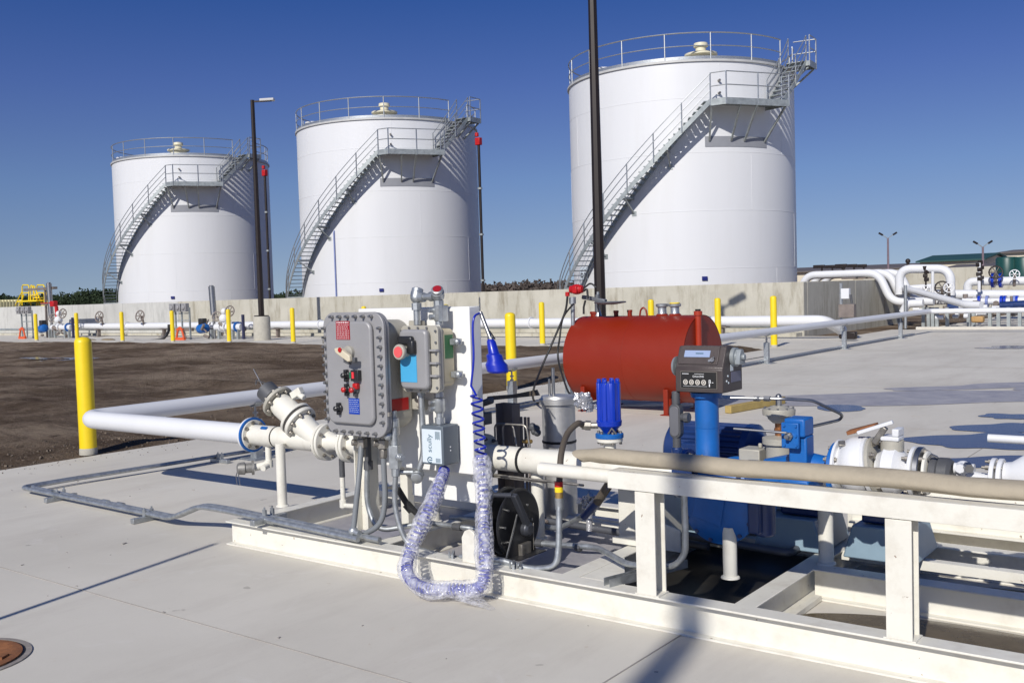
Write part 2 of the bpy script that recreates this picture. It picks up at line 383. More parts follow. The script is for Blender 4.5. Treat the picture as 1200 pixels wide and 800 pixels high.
L.new(sx.outputs[2], ma.inputs[0]); L.new(sx.outputs[0], cx.inputs[0]); L.new(sx.outputs[1], cx.inputs[1]); L.new(ma.outputs[0], cx.inputs[2])
nv = N.new('ShaderNodeVectorMath'); nv.operation = 'NORMALIZE'; L.new(cx.outputs[0], nv.inputs[0]); L.new(nv.outputs[0], sky.inputs['Vector'])
hs = N.new('ShaderNodeHueSaturation'); hs.inputs['Hue'].default_value = .512; hs.inputs['Saturation'].default_value = 1.1
L.new(sky.outputs[0], hs.inputs['Color'])
gn = N.new('ShaderNodeVectorMath'); gn.operation = 'MULTIPLY'; L.new(hs.outputs[0], gn.inputs[0]); gr = N.new('ShaderNodeValToRGB'); L.new(sx.outputs[2], gr.inputs[0]); L.new(gr.outputs[0], gn.inputs[1]); ce = gr.color_ramp.elements; ce[0].position = .02; ce[0].color = (.81, .86, .82, 1); ce[1].position = .55; ce[1].color = (.9, .92, .95, 1); c3_ = ce.new(.2); c3_.color = (.86, .92, 1.14, 1); c4_ = ce.new(.11); c4_.color = (.83, .98, 1.06, 1)
sm = N.new('ShaderNodeMapRange'); L.new(sx.outputs[2], sm.inputs[0]); sm.inputs[1].default_value = -.02; sm.inputs[2].default_value = .28; sm.inputs[3].default_value = .64; sm.inputs[4].default_value = 1.2; L.new(sm.outputs[0], hs.inputs['Saturation'])
bg = N['Background']; L.new(gn.outputs[0], bg.inputs[0]); bg.inputs[1].default_value = .098
scene.view_settings.view_transform = 'Standard'; scene.view_settings.look = 'None'; scene.view_settings.gamma = 1; scene.view_settings.exposure = 0
# ------------------------------------------------------------------ the setting
def sstruct(ob): return meta(ob, kind='structure')
def nz2(x, y):
    from mathutils import noise as nn
    v = V((x*.22, y*1.1, 0)); w_ = V((x*1.6, y*1.6, 3)); u_ = V((x*.12, y*.12, 9))
    return .055+nn.noise(v)*.07+nn.noise(w_)*.045+nn.noise(w_*7)*.012*(1 if x > -22 else 0)+nn.noise(u_)*.09+nn.noise(w_*3.1)*.012
g = MB(); X0, X1, Y0, Y1 = -66, -9.753, -4, 23.19; ny = 150; nx = 300
for j in range(ny+1):
    for i in range(nx+1):
        x = X1+(X0-X1)*(i/nx)**1.6; y = Y0+(Y1-Y0)*j/ny
        e = min(1, max(0, min((X1-x)/.35, (Y1-y)/.5))); e0 = min(1, max(0, min((x-X0)/3, (y-Y0)/3)))
        g.v.append(V((x, y, -.05*(1-e0)+e0*(-.012+e*nz2(x, y)))))
for j in range(ny):
    for i in range(nx): a = j*(nx+1)+i; g.f.append([a, a+nx+1, a+nx+2, a+1]); g.m.append(0)
B = 1800
for x0, x1, y0, y1 in ((-B, X0, -B, B), (-9.753, B, -B, B), (X0, X1, -B, Y0), (X0, X1, Y1, B)):
    g.add([(x0, y0, -.05), (x1, y0, -.05), (x1, y1, -.05), (x0, y1, -.05)], [(0, 1, 2, 3)])
sstruct(g.build('soil_ground', soil, ang=80))
p = MB().box(-9.75, 60, -25, 33.2, -.12, 0); sstruct(p.build('concrete_pad', pad_m, bevel=.012))
p = MB().box(-75, -9.755, 23.2, 29.25, -.1, -.004); sstruct(p.build('concrete_apron', pad_m, bevel=.012))
p = MB().box(-9.0, 90, 33.6, 124, -.1, -.03); sstruct(p.build('process_area_paving', pad_m))
j = MB()
for x in (-2.1, 1.9, 5.9): j.box(x-.003, x+.003, -25, 33.2, .0005, .003)
for y in (-1.1, 2.9, 6.9, 10.9, 14.9, 18.9, 23, 27): j.box(-9.75, 60, y-.0022, y+.0022, .0005, .0032)
sstruct(j.build('pad_control_joints', darkc))
def blob(name, m_, c, rx, ry, z, rot=0, sd=1, n=90, amp=.18, kind='structure'):
    r = random.Random(sd); ph = [(k, r.uniform(0, 6.28), r.uniform(.3, 1)/k**.8) for k in range(2, 11)]; b = MB(); q = []
    for i in range(n):
        t = 2*math.pi*i/n; f = 1+amp*sum(a*math.sin(k*t+h) for k, h, a in ph)
        x, y = rx*f*math.cos(t), ry*f*math.sin(t); q.append((c[0]+x*math.cos(rot)-y*math.sin(rot), c[1]+x*math.sin(rot)+y*math.cos(rot)))
    b.add([(x, y, z) for x, y in q], [tuple(range(n))]); return sstruct(b.build(name, m_))
blob('puddle', water, (-4.25, 12.35), .29, .36, .005, .62, 2, amp=.08)
for px, py, rx, ry, sd in ((1172, 517, .85, .5, 5), (1195, 541, .75, .32, 11), (1205, 501, .7, .38, 8), (1190, 488, .35, .25, 9), (1186, 407, .6, .6, 21)):
    q = P(px, py, Z=0); blob('puddle', water, (q.x, q.y), rx, ry, .005+.0003*sd/5, .62, sd, amp=.3)
blob('damp_patch', damp, (-3.7, 13.8), 3.6, .75, .004, .55, 15, amp=.35)
blob('damp_patch', damp, (-2.6, 15.9), 1.9, .5, .004, .62, 35, amp=.4)
rp_ = random.Random(77)
for k in range(15):
    px = (12, 35, 58, 75, 20, 5, 152, 175, 198, 215, 228, 590, 612, 640, 90)[k]; py = (421, 420.5, 421.5, 422, 436, 405, 419.5, 418.5, 418, 417, 416, 417, 422, 431, 420)[k]
    q = P(px, py, Z=.0); blob('rut_puddle', water, (q.x, q.y), rp_.uniform(.6, 1.6), rp_.uniform(.3, .6), .012, 0, 40+k, amp=.5)

# containment wall, joints every 6 m
WY = 29.3; WT = 1.62
wl = thing('containment_wall', 'long weathered concrete containment wall standing in front of the three white tanks', 'wall', (-40, WY, 0))
b = MB(); b.box(-42.3, -11.15, WY+.02, WY+.3, -.1, WT-.01)
x = -42.3
while x < -11.2:
    x1 = min(x+6.23, -11.15); b.box(x+.012, x1-.012, WY, WY+.32, -.1, WT); x = x1
b.build('aged_panel_run', wallold, wl, bevel=.012)
b = MB(); x = -90
b.box(-90, -42.32, WY+.02, WY+.3, -.1, WT-.01)
while x < -42.4:
    x1 = x+4.77; b.box(x+.012, x1-.012, WY, WY+.32, -.1, WT); x = x1
b.build('pale_panel_run', wallnew, wl, bevel=.012)
b = MB()
for y0, y1 in ((WY+.325, 34.0), (34.02, 39.4)): b.box(-11.47, -11.15, y0, y1, -.1, WT)
b.build('return_panel_run', wallold, wl, bevel=.012)
b = MB().box(-90, -11.2, WY-.5, WY-.004, -.1, .11); b.build('footing', wallold, wl, bevel=.01)
b = MB()
for x0 in (-16, -10.2, -4.4): b.box(x0, x0+5.78, 50, 50.3, -.1, 2.1)
meta(b.build('rear_containment_wall', wallold, bevel=.012), 'grey concrete wall behind the white pipe loop at the right', 'wall')

# ------------------------------------------------------------------ tanks
TR, TH = 5.0, 10.72
def pol(c, r, a, z): a = R_(a); return V((c[0]+r*math.cos(a), c[1]+r*math.sin(a), z))
def helix(c, r, a0, a1, z0, z1, n): return [pol(c, r, a0+(a1-a0)*i/n, z0+(z1-z0)*i/n) for i in range(n+1)]
def ribbon(b, pts, h, t, c):
    """upright strip of height h and thickness t following pts"""
    vs = []; fs = []
    for p_ in pts:
        o = V((p_.x-c[0], p_.y-c[1], 0)).normalized()*t/2
        vs += [p_-o-V((0, 0, h/2)), p_+o-V((0, 0, h/2)), p_+o+V((0, 0, h/2)), p_-o+V((0, 0, h/2))]
    for i in range(len(pts)-1):
        for k in range(4): fs.append((i*4+k, i*4+(k+1) % 4, i*4+4+(k+1) % 4, i*4+4+k))
    fs += [(0, 1, 2, 3), tuple((len(pts)-1)*4+k for k in (3, 2, 1, 0))]; b.add(vs, fs)
def make_tank(c, label):
    t = thing('storage_tank', label, 'storage tank', (c[0], c[1], 0), 'white storage tanks with curved stairs')
    seams = [2.3, 4.65, 7.0, 9.2]; prof = [(0, TR)]
    prof += [(TH-.0, TR)]
    b = MB().lathe((c[0], c[1], 0), (0, 0, 1), prof, 144)
    for s_ in seams: b.lathe((c[0], c[1], s_), (0, 0, 1), [(-.018, TR+.001), (-.012, TR+.006), (.012, TR+.006), (.018, TR+.001)], 144); b.f = b.f[:-2]; b.m = b.m[:-2]
    for k, (z0, z1) in enumerate(zip([0]+seams, seams+[TH])):
        for a in range(0, 360, 60):
            q = pol(c, TR+.001, a+k*22-12, 0); b.obox((q.x, q.y, (z0+z1)/2), .012, .02, z1-z0-.05, R_(a+k*22-12))
    b.build('shell', tankw, t)
    b = MB().lathe((c[0], c[1], TH), (0, 0, 1), [(-.09, TR+.004), (-.09, TR+.07), (.0, TR+.07), (.01, TR+.02), (.42, .3), (.45, 0)], 144)
    rf = b.build('roof', mat('roof_edge_grey', rgb(188, 188, 186), .5, .1, var=.1), t)
    q = pol(c, 3.6, -48, TH+.1)
    MB().lathe(q, (0, 0, 1), [(0, .52), (.32, .5), (.34, .68), (.42, .68), (.47, .38), (.52, .22), (.7, .22), (.71, .3), (.86, .28), (.9, .1), (.91, 0)], 28).build('vent_hatch', mat('vent_cream', rgb(214, 208, 182), .5, var=.05), rf)
    q = pol(c, 4.3, -112, TH+.05)
    MB().lathe(q, (0, 0, 1), [(0, .4), (.2, .4), (.21, .47), (.27, .47), (.28, 0)], 24).build('manway', tankw, rf)
    # rim railing
    a0, a1 = 14, 355; n = 96
    b = MB()
    for z, r_ in ((1.07, .028), (.55, .022)): b.tube([pol(c, TR-.02, a0+(a1-a0)*i/n, TH+z) for i in range(n+1)], r_, 6)
    ribbon(b, [pol(c, TR-.02, a0+(a1-a0)*i/n, TH+.08) for i in range(n+1)], .12, .01, c)
    rl = b.build('rim_railing', galv, t); b = MB()
    for k in range(17):
        a = a1-.3-(a1-a0-.6)*k/16; MB().cyl(pol(c, TR-.02, a, TH-.02), pol(c, TR-.02, a, TH+1.07), .028, n=8).build('post', galv, rl)
    # staircase
    RI, RO = TR+.1, TR+.88; AB, AP, AQ, AT, AE = -140, -51, -19, 0, 9; ZP, ZT = 8.9, 10.82
    st = thing_part('staircase', t)
    def flight(a0, a1, z0, z1, nt, inner):
        n = 40; b = MB()
        ribbon(b, helix(c, RO, a0, a1, z0-.02, z1-.02, n), .24, .03, c); b.build('outer_stringer', galvd, st)
        b = MB(); ribbon(b, helix(c, RI, a0, a1, z0-.02, z1-.02, n), .24, .03, c); b.build('inner_stringer', galvd, st)
        for k in range(nt):
            f = (k+.5)/nt; a = a0+(a1-a0)*f; z = z0+(z1-z0)*(k+1)/nt; b = MB(); w_ = 1.35
            q = [pol(c, RI+.015, a-w_, z), pol(c, RO-.015, a-w_, z), pol(c, RO-.015, a+w_, z), pol(c, RI+.015, a+w_, z)]
            b.add(q+[v-V((0, 0, .035)) for v in q], [(0, 1, 2, 3), (7, 6, 5, 4), (0, 4, 5, 1), (1, 5, 6, 2), (2, 6, 7, 3), (3, 7, 4, 0)])
            b.build('tread', galvd, st)
        for r_, nm in ((RO+.02, 'handrail'),)+(((RI+.03, 'handrail'),) if inner else ()):
            b = MB()
            for h in (1.05, .72, .38): b.tube(helix(c, r_, a0, a1, z0+h, z1+h, n), .02, 6)
            hr = b.build(nm, galv, st); npst = max(2, round((a1-a0)/11.5))
            for k in range(npst+1):
                f = k/npst; a = a0+(a1-a0)*f; z = z0+(z1-z0)*f; MB().bar(pol(c, r_, a, z-.1), pol(c, r_, a, z+1.07), .04, .04, (1, 0, 0)).build('post', galv, hr)
    flight(AB, AP, 0, ZP, 44, False); flight(AQ, AT, ZP, ZT, 9, True)
    for a in (-122, -103, -86, -68):
        z = (a-AB)/(AP-AB)*ZP-.12; b = MB()
        b.bar(pol(c, TR-.02, a, z), pol(c, RO+.02, a, z), .08, .08); b.bar(pol(c, TR+.0, a+.3, z-.62), pol(c, RO-.05, a, z-.03), .06, .06); b.obox(pol(c, TR+.01, a+.3, z-.62), .02, .2, .2, R_(a)); b.build('bracket', galvd, st)
    # landings
    def landing(nm, angs, ro, z, railang, brz, braces, rail_inner_gap=True):
        b = MB(); q = [pol(c, TR+.03, a, z) for a in angs]+[pol(c, r_, a, z) for a, r_ in reversed(list(zip(angs, ro)))]; n = len(q)
        b.add(q+[v-V((0, 0, .04)) for v in q], [tuple(range(n))]+[tuple(range(n, 2*n))[::-1]]+[(i, (i+1) % n, n+(i+1) % n, n+i) for i in range(n)])
        pl = b.build(nm, galvd, t, flat=True); out = [pol(c, r_, a, z-.08) for a, r_ in zip(angs, ro)]; b = MB()
        for i in range(len(out)-1): b.bar(out[i], out[i+1], .03, .26)
        b.bar(out[0], pol(c, TR+.03, angs[0], z-.08), .03, .2); b.bar(out[-1], pol(c, TR+.03, angs[-1], z-.08), .03, .2)
        b.build('edge_channel', galvd, pl)
        b = MB()
        for h in (1.07, .55): b.tube([p_+V((0, 0, .08+h)) for p_ in (out if not railang else out+[pol(c, TR+.1, angs[-1], z-.08)])], .022, 8)
        hr = b.build('guardrail', galv, pl)
        pts = []
        for i in range(len(out)-1):
            k_ = max(1, round((out[i+1]-out[i]).length/1.5)); pts += [out[i].lerp(out[i+1], k/k_) for k in range(k_)]
        for p_ in pts+[out[-1]]: MB().bar(p_-V((0, 0, .1)), p_+V((0, 0, 1.15)), .045, .045, (1, 0, 0)).build('post', galv, hr)
        for a, r_ in braces: MB().bar(pol(c, r_-.03, a, z-.2), pol(c, TR+.04, a+(1 if a < -30 else 0), brz), .07, .07).build('brace', galvd, pl)
        return pl
    pl = landing('platform', (AP, -46, -19), (RO+.02, 6.28, 6.28), ZP, False, 7.45, ((-50.5, 5.9), (-40, 6.15), (-33, 6.15), (-20, 6.2)))
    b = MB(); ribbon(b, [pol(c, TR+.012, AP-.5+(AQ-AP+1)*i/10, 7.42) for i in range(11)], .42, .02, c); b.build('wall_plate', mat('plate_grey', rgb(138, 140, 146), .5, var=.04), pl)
    landing('top_landing', (AT, AT+9), (6.05, 6.05), ZT, True, 9.9, ((AT+1, 6.0), (AT+8, 6.0)))
    for a, z in ((-44.5, 9.85), (-44.5, 9.35)): MB().cyl(pol(c, TR-.02, a, z), pol(c, TR+.16, a, z), .05, n=10).build('thermowell', boltm, t)
    q = pol(c, TR+.03, -53, 1.9); MB().obox(q, .06, .22, .16, R_(-53)).build('ground_lug_box', mat('tag_blue', rgb(24, 34, 110), .4), t)
    return t
def thing_part(name, parent):
    o = bpy.data.objects.new(name, None); COL.objects.link(o); o.parent = parent; ORG[o.name] = ORG[parent.name]; return o
T3 = (-21.45, 41.6)
tank3 = make_tank(T3, 'nearest and largest looking white tank, at the right behind the dark light pole')
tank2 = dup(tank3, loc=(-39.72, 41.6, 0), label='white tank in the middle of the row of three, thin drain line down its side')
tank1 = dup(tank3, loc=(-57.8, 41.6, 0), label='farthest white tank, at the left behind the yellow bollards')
b = MB(); c2 = (-39.72, 41.6); ORG[tank2.name] = V((c2[0], c2[1], 0))
b.tube([pol(c2, TR+.05, -82, 0), pol(c2, TR+.05, -82, 5.0), pol(c2, TR-.02, -82, 5.05)], .04, 8, .1); b.build('drain_line', mat('drain_line_blue', rgb(120, 132, 180), .4), tank2)
b = MB(); q = pol(T3, TR+.02, -122, 2.3); b.obox(q, .02, .75, .55, R_(-122)); sg = b.build('hazard_sign', paper, tank3)
b = MB()
for dx in (-.17, .17):
    for k in range(3): b.obox(pol(T3, TR+.035, -122+dx*11.5, 2.15+.14*k), .008, .22, .06, R_(-122))
b.build('sign_print', greyd, sg)
for xx, lb in ((-33.1, 'thin black riser pole topped by a red box, right of the middle tank'), (-50.25, 'thin black riser pole topped by a red box, right of the farthest tank')):
    t = thing('riser_pole', lb, 'pole', (xx, 41.5, 0), 'black riser poles beside the tanks')
    MB().cyl((xx, 41.5, 0), (xx, 41.5, 9.35), .075, n=10).build('pole', bronze, t)
    MB().box(xx-.15, xx+.15, 41.38, 41.62, 9.3, 9.68).cyl((xx-.1, 41.5, 9.75), (xx-.1, 41.5, 9.95), .1).build('red_box', red, t, bevel=.02)
    b = MB()
    for z in (2.2, 4.6, 7): b.cyl((xx, 41.5, z), (xx, 41.5, z+.1), .12, n=10)
    b.build('clamp', galvd, t)

# ------------------------------------------------------------------ light poles
def light_pole(x, y, h, label, ped, r0=.15, r1=.09, arm=True):
    t = thing('light_pole', label, 'light pole', (x, y, 0), 'dark bronze light poles')
    MB().lathe((x, y, -.05), (0, 0, 1), [(0, .33), (ped, .33), (ped+.05, .3)], 28).build('concrete_pedestal', concp, t)
    MB().box(x-.2, x+.2, y-.2, y+.2, ped, ped+.04).build('base_plate', bronze, t, bevel=.006)
    b = MB().lathe((x, y, ped), (0, 0, 1), [(0, r0), (h-ped, r1)], 8); b.build('pole', bronze, t, ang=20)
    if not arm: return t
    hd = MB().bar((x, y, h-.06), (x+.75*RT.x, y+.75*RT.y, h-.04), .06, .06).build('arm', bronze, t)
    MB().bar((x+.3*RT.x, y+.3*RT.y, h-.02), (x+.85*RT.x, y+.85*RT.y, h-.0), .28, .1).build('lamp_head', mat('lamp_grey', rgb(190, 190, 190), .4), hd, bevel=.02)
    return t
light_pole(-31.55, 25.6, 9.3, 'dark light pole on a round concrete pedestal in front of the farthest tank', .93, .115, .075)
light_pole(-11.45, 18.35, 8.3, 'tall dark light pole before the nearest tank, cut off by the top edge', .9, .125, .09)
light_pole(.2, -6.6, 8.1, 'dark light pole behind the photographer, shading the skid rail', .9, .085, .08, arm=False)
t = MB().cyl((-4.62, .26, 0), (-4.62, .26, 2.48), .02, n=12)
meta(t.build('steel_post', galv), 'thin steel post left of the picture, its shadow crossing the pad', 'post')
for px, h, lb in ((1041, 7.2, 'twin-headed yard light pole rising behind the tan warehouse, left of the green roof'), (1152, 6.2, 'twin-headed yard light pole rising behind the green roofed building')):
    q = P(px, 320, Y=110); x, y = q.x, q.y; t = thing('yard_light_pole', lb, 'light pole', (x, y, 0), 'twin-headed yard lights'); h = P(px, 274 if px < 1100 else 284, Y=110).z
    MB().cyl((x, y, 0), (x, y, h-.45), .14, .1, 8).build('pole', mat('pole_mauve', rgb(120, 104, 112), .5), t)
    for s_ in (-1, 1):
        ar = MB().bar((x, y, h-.5), (x+s_*.62*RT.x, y+s_*.62*RT.y, h-.05), .07, .07).build('arm', galvd, t)
        MB().bar((x+s_*.55*RT.x, y+s_*.55*RT.y, h-.12), (x+s_*.95*RT.x, y+s_*.95*RT.y, h+.12), .2, .16).build('lamp_head', bronze, ar)

# ------------------------------------------------------------------ bollards
def bollard(x, y, label, h=1.22, r=.083, z0=-.02, group='yellow bollards in a row before the wall'):
    t = thing('bollard', label, 'bollard', (x, y, z0), group)
    MB().lathe((x, y, z0+.06), (0, 0, 1), [(0, r), (h-.06-r*.7, r), (h-.06-r*.35, r*.93), (h-.06-.1*r, r*.6), (h-.06, 0)], 32).build('sleeve', yellow, t, ang=60)
    MB().lathe((x, y, z0), (0, 0, 1), [(0, r*1.05), (.05, r*1.05), (.075, r*.98)], 32).build('collar', concp, t)
bollard(-9.88, 5.68, 'big yellow bollard nearest the camera, where the white pipe turns', 1.23, .086, 0, None)
bollard(-9.72, 12.85, 'yellow bollard rising just right of the white panel board', 1.24, .086, 0, None)
names = {42: None, 90: 'yellow bollard behind the rounded top of the big bollard', 143: 'yellow bollard right of the big nearest bollard, third from the left in the wall row', 202: 'yellow bollard beside the hanging black hose at the wall',
 268: 'yellow bollard just left of the light pole pedestal', 343: 'yellow bollard just right of the light pole pedestal', 427: 'yellow bollard whose tip shows above the grey panel box',
 523: 'yellow bollard whose tip shows above the white board right of the conduit heads', 635: 'slender yellow bollard left of the red tank, reflected in a rut puddle', 763: 'yellow bollard showing above the middle of the red tank',
 841: 'yellow bollard showing above the right end of the red tank', 913: 'yellow bollard standing right of the red tank in front of the wall corner', 42: 'leftmost yellow bollard in the wall row, beside the blue motor'}
for px, lb in names.items():
    x = P(px+.8 if px != 42 else 43, 400, Y=24.1).x
    if px in (913,): bollard(-9.95, 24.1, lb, 1.3)
    else: bollard(x, 24.1, lb, 1.28)
# ------------------------------------------------------------------ skid frame
YP, ZP0 = 4.57, .6
sk = thing('equipment_skid', 'long cream steel skid frame carrying the meter, valves and panels', 'skid', (-3, 4.5, 0))
def part(b, n, m_, p=None, bev=0, **k): return b.build(n, m_, p or sk, bevel=bev, **k)
HB = .152
part(MB().ibeam((-5.33, 4.02, HB/2), (.9, 4.02, HB/2), HB, .105, .009), 'side_beam', cream, bev=.002)
part(MB().ibeam((-1.80, 4.82, HB/2), (.9, 4.82, HB/2), HB, .105, .009), 'inner_beam', cream, bev=.002)
part(MB().ibeam((-5.33, 5.55, HB/2), (.9, 5.55, HB/2), HB, .105, .009), 'side_beam', cream, bev=.002)
part(MB().ibeam((-5.27, 4.075, HB/2-.001), (-5.27, 5.495, HB/2-.001), HB-.004, .1, .009), 'end_beam', cream, bev=.002)
for x, y1 in ((-4.05, 5.495), (-2.76, 5.495), (-1.84, 5.495), (-.35, 4.765)):
    part(MB().ibeam((x, 4.075, HB/2-.001), (x, y1, HB/2-.001), HB-.004, .1, .009), 'cross_beam', cream, bev=.002)
b = MB().prism([(-2.70, 4.08), (-2.45, 4.08), (-2.70, 4.5)], (0, 0, .147), (1, 0, 0), (0, 1, 0), 0, .004)
part(b, 'gusset', cream)
part(MB().box(-1.78, .9, 4.078, 4.115, .004, .03).box(-1.78, -1.745, 4.12, 4.76, .004, .03), 'toe_angle', cream)
part(MB().box(-5.2, .9, 5.2, 5.26, .1, .148), 'pipe_rail', cream)
# guard rail with posts
for x in (-2.27, -1.15, -.02):
    ps = part(MB().ibeam((x, 4.02, HB+.004), (x, 4.02, .628), .1, .1, .008, up=(0, 1, 0)), 'rail_post', cream, bev=.0015)
    MB().box(x-.062, x+.062, 3.972, 4.068, HB+.0005, HB+.006).build('foot_weld', cream, ps)
part(MB().box(-2.46, .9, 3.965, 3.973, .632, .712).box(-2.46, .9, 3.9735, 4.07, .704, .712).box(-2.46, .9, 3.9735, 4.03, .632, .640), 'guard_rail', cream, bev=.0015)
part(MB().cyl((-2.9, 4.05, .672), (-2.3, 4.05, .668), .033, n=20), 'rail_tube', cream)
# upright members of the board
part(MB().ibeam((-4.33, 4.25, HB), (-4.33, 4.25, .78), .1, .1, .007, up=(1, 0, 0)), 'board_post', cream)
part(MB().box(-4.2, -4.14, 4.40, 4.46, HB, .75), 'board_post', cream, bev=.004)
part(MB().box(-3.6, -3.55, 4.42, 4.47, HB, .55), 'board_post', cream, bev=.004)
bd = part(MB().box(-4.40, -3.535, 4.30, 4.402, .545, 1.482), 'panel_board', board_m, bev=.006)
MB().box(-4.10, -3.54, 4.40, 4.43, .36, .542).box(-4.10, -3.54, 4.335, 4.398, .53, .5435).build('lower_shelf', board_m, bd, bevel=.003)
# pipe legs
for x, y, z1, r in ((-5.36, 4.46, .58, .033), (-2.07, 4.43, .40, .034), (-1.77, 4.9, .62, .037), (-4.13, 4.62, .56, .04), (-3.32, 4.6, .53, .036)):
    lg = part(MB().cyl((x, y, HB), (x, y, z1), r, n=20), 'pipe_leg', cream)
    MB().lathe((x, y, HB), (0, 0, 1), [(0, r+.012), (.006, r+.010), (.012, r+.001)], 20).build('weld', cream, lg)
# lifting eye and strut
part(MB().prism([(-.05, 0), (.05, 0), (.05, .13), (.03, .165), (0, .178), (-.03, .165), (-.05, .13)], (-3.33, 4.0, HB), (1, 0, 0), (0, 0, 1), -.01, .01), 'lifting_eye', cream, bev=.003)
sc = MB(); a, b_ = V((-2.50, 4.0, .17)), V((-2.35, 4.5, .17)); d = (b_-a).normalized(); n_ = d.cross(V((0, 0, 1)))
for o_, w_, h_ in ((n_*.02, .003, .04), (n_*-.02, .003, .04)): sc.bar(a+o_, b_+o_, w_, h_)
sc.bar(a-V((0, 0, .0205)), b_-V((0, 0, .0205)), .043, .003); part(sc, 'strut_channel', galv)
# second skid edge behind, catching the sun
t = thing('rear_skid_plate', 'low cream steel channel and plate behind the skid at the right', 'skid frame', (-.6, 6.0, 0))
MB().ibeam((-2.0, 5.98, .19), (1.6, 5.98, .19), .13, .12, .01).build('channel', cream, t, bevel=.002)
MB().box(-2.05, 1.6, 6.045, 6.06, .0, .42).build('skirt_plate', cream, t, bevel=.003)
for x in (-1.6, -.9, -.2): MB().box(x, x+.05, 5.93, 6.04, 0, .122).build('foot', cream, t)
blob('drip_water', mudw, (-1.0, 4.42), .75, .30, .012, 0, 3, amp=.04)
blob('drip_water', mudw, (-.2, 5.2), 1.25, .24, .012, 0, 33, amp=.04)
pn = MB().box(-2.70, -1.9, 4.10, 5.48, .003, .010); meta(pn.build('shade_sheet', mat('shade_black', (.025, .024, .022), .35, var=.3, dirt=.3, dirtcol=(.1, .08, .05), dscale=5)), 'black sheet inside the skid painted in for the deep shade under the blue meter', 'shade sheet')  # black sheet stands in for the deep shade under the pump
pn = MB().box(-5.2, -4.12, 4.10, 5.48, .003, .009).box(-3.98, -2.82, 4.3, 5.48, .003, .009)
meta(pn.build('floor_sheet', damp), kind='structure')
# tan canvas roll on the rail
def cv(t_):
    x = -2.66+t_*3.5; z = .755+.003*math.sin(t_*19)+.002*math.sin(t_*47)+.006*min(1, t_*4); return V((x, 4.055+.006*math.sin(t_*23), z if t_ > .01 else z-.004))
b = MB(); n = 60; k = 22; vs = []
for i in range(n+1):
    t_ = i/n; c = cv(t_); ra = .036 if t_ < .03 else .044
    if i == 0: ra = .036
    for j_ in range(k):
        q = 2*math.pi*j_/k; f = 1+.04*math.sin(3*q+t_*9)+.03*math.sin(5*q-t_*31)+.012*math.sin(t_*170+q); sq = 1.05 if math.sin(q) > 0 else .78
        vs.append(c+V((.03*math.sin(2*q+i)*(i == 0), math.cos(q)*ra*1.3*f, math.sin(q)*ra*.92*f*sq)))
fs = [(i*k+j_, i*k+(j_+1) % k, (i+1)*k+(j_+1) % k, (i+1)*k+j_) for i in range(n) for j_ in range(k)]+[tuple(range(k))[::-1], tuple(n*k+j_ for j_ in range(k))]
b.add(vs, fs)
cvo = b.build('canvas_cover', tan, ang=60)
meta(cvo, 'rolled tan canvas cover lying along the top of the cream guard rail', 'cover')

# ------------------------------------------------------------------ white pipeline
XL = -7.98
pl = thing('white_pipeline', 'long white pipeline past the bollards that turns to the skid at the big bollard', 'pipeline', (XL, 12, 0))
b = MB(); b.tube([(-5.83, YP, ZP0), (XL, YP, ZP0), (XL, 30.9, .64), (40, 30.9, .62)], .074, 20, .17, 8); b.build('pipe', white, pl, ang=50)
def pflange(parent, x, r=.125, th=.024, m0=cream, m1=boltm, y=YP, z=ZP0, nb=8, ax=(1, 0, 0), br=.012, bl=.022, nm='flange'):
    return MB().flange((x, y, z), ax, r, th, nb, br, bl).build(nm, [m0, m1], parent)
bf = pflange(pl, -5.795, .122, .020, white, blue, nb=0)
MB().lathe((-5.784, YP, ZP0), (1, 0, 0), [(0, .123), (.014, .123), (.014, .107), (0, .107)], 32).build('blue_gasket', blue, bf)
MB().flange((-5.772, YP, ZP0), (1, 0, 0), .106, .02, 8, .014, .018, rf=.84).build('inner_flange', [cream, boltm], bf)
def pipe_support(x, y, ztop, label):
    t = thing('pipe_support', label, 'pipe support', (x, y, 0), 'steel supports under the long white pipe')
    MB().box(x-.12, x+.12, y-.12, y+.12, 0, .012).box(x-.15, x+.15, y-.15, y+.15, 0, .006).build('base_plate', galv, t)
    b = MB(); h = ztop-.14
    b.box(x-.045, x+.045, y-.045, y-.04, .012, h).box(x-.045, x-.04, y-.04, y+.045, .012, h).box(x+.04, x+.045, y-.04, y+.045, .012, h).box(x-.04, x-.03, y+.041, y+.045, .012, h).box(x+.03, x+.04, y+.041, y+.045, .012, h); b.build('channel_post', galv, t)
    MB().cyl((x, y, h-.1), (x, y, ztop-.02), .012, n=8).cyl((x, y, h), (x, y, h+.02), .028, n=6).cyl((x, y, h+.05), (x, y, h+.07), .028, n=6).build('threaded_rod', chrome, t)
    MB().prism([(.085*math.cos(a), .085*math.sin(a)) for a in [math.pi*(1.15+.7*i/8) for i in range(9)]]+[(.077*math.cos(a), .077*math.sin(a)) for a in [math.pi*(1.15+.7*(8-i)/8) for i in range(9)]], (x, y+.04, ztop+.065), (1, 0, 0), (0, 0, 1), 0, .08).build('saddle', galv, t)
sl_ = ['pipe support nearest the camera, beside the blue ringed flange', 'pipe support below the hanging blue plug', 'pipe support just left of the red tank', 'pipe support half hidden behind the red tank', 'first pipe support to the right of the red tank',
       'second pipe support right of the red tank, below the wall corner', 'third pipe support right of the red tank', 'farthest pipe support, where the white pipe meets the piping station']
for k, y in enumerate((6.35, 10.55, 11.9, 15.0, 18.95, 23.5, 28.0)): pipe_support(XL, y, .53+k*.006, sl_[k])
pipe_support(-5.2, 30.9, .55, sl_[7])
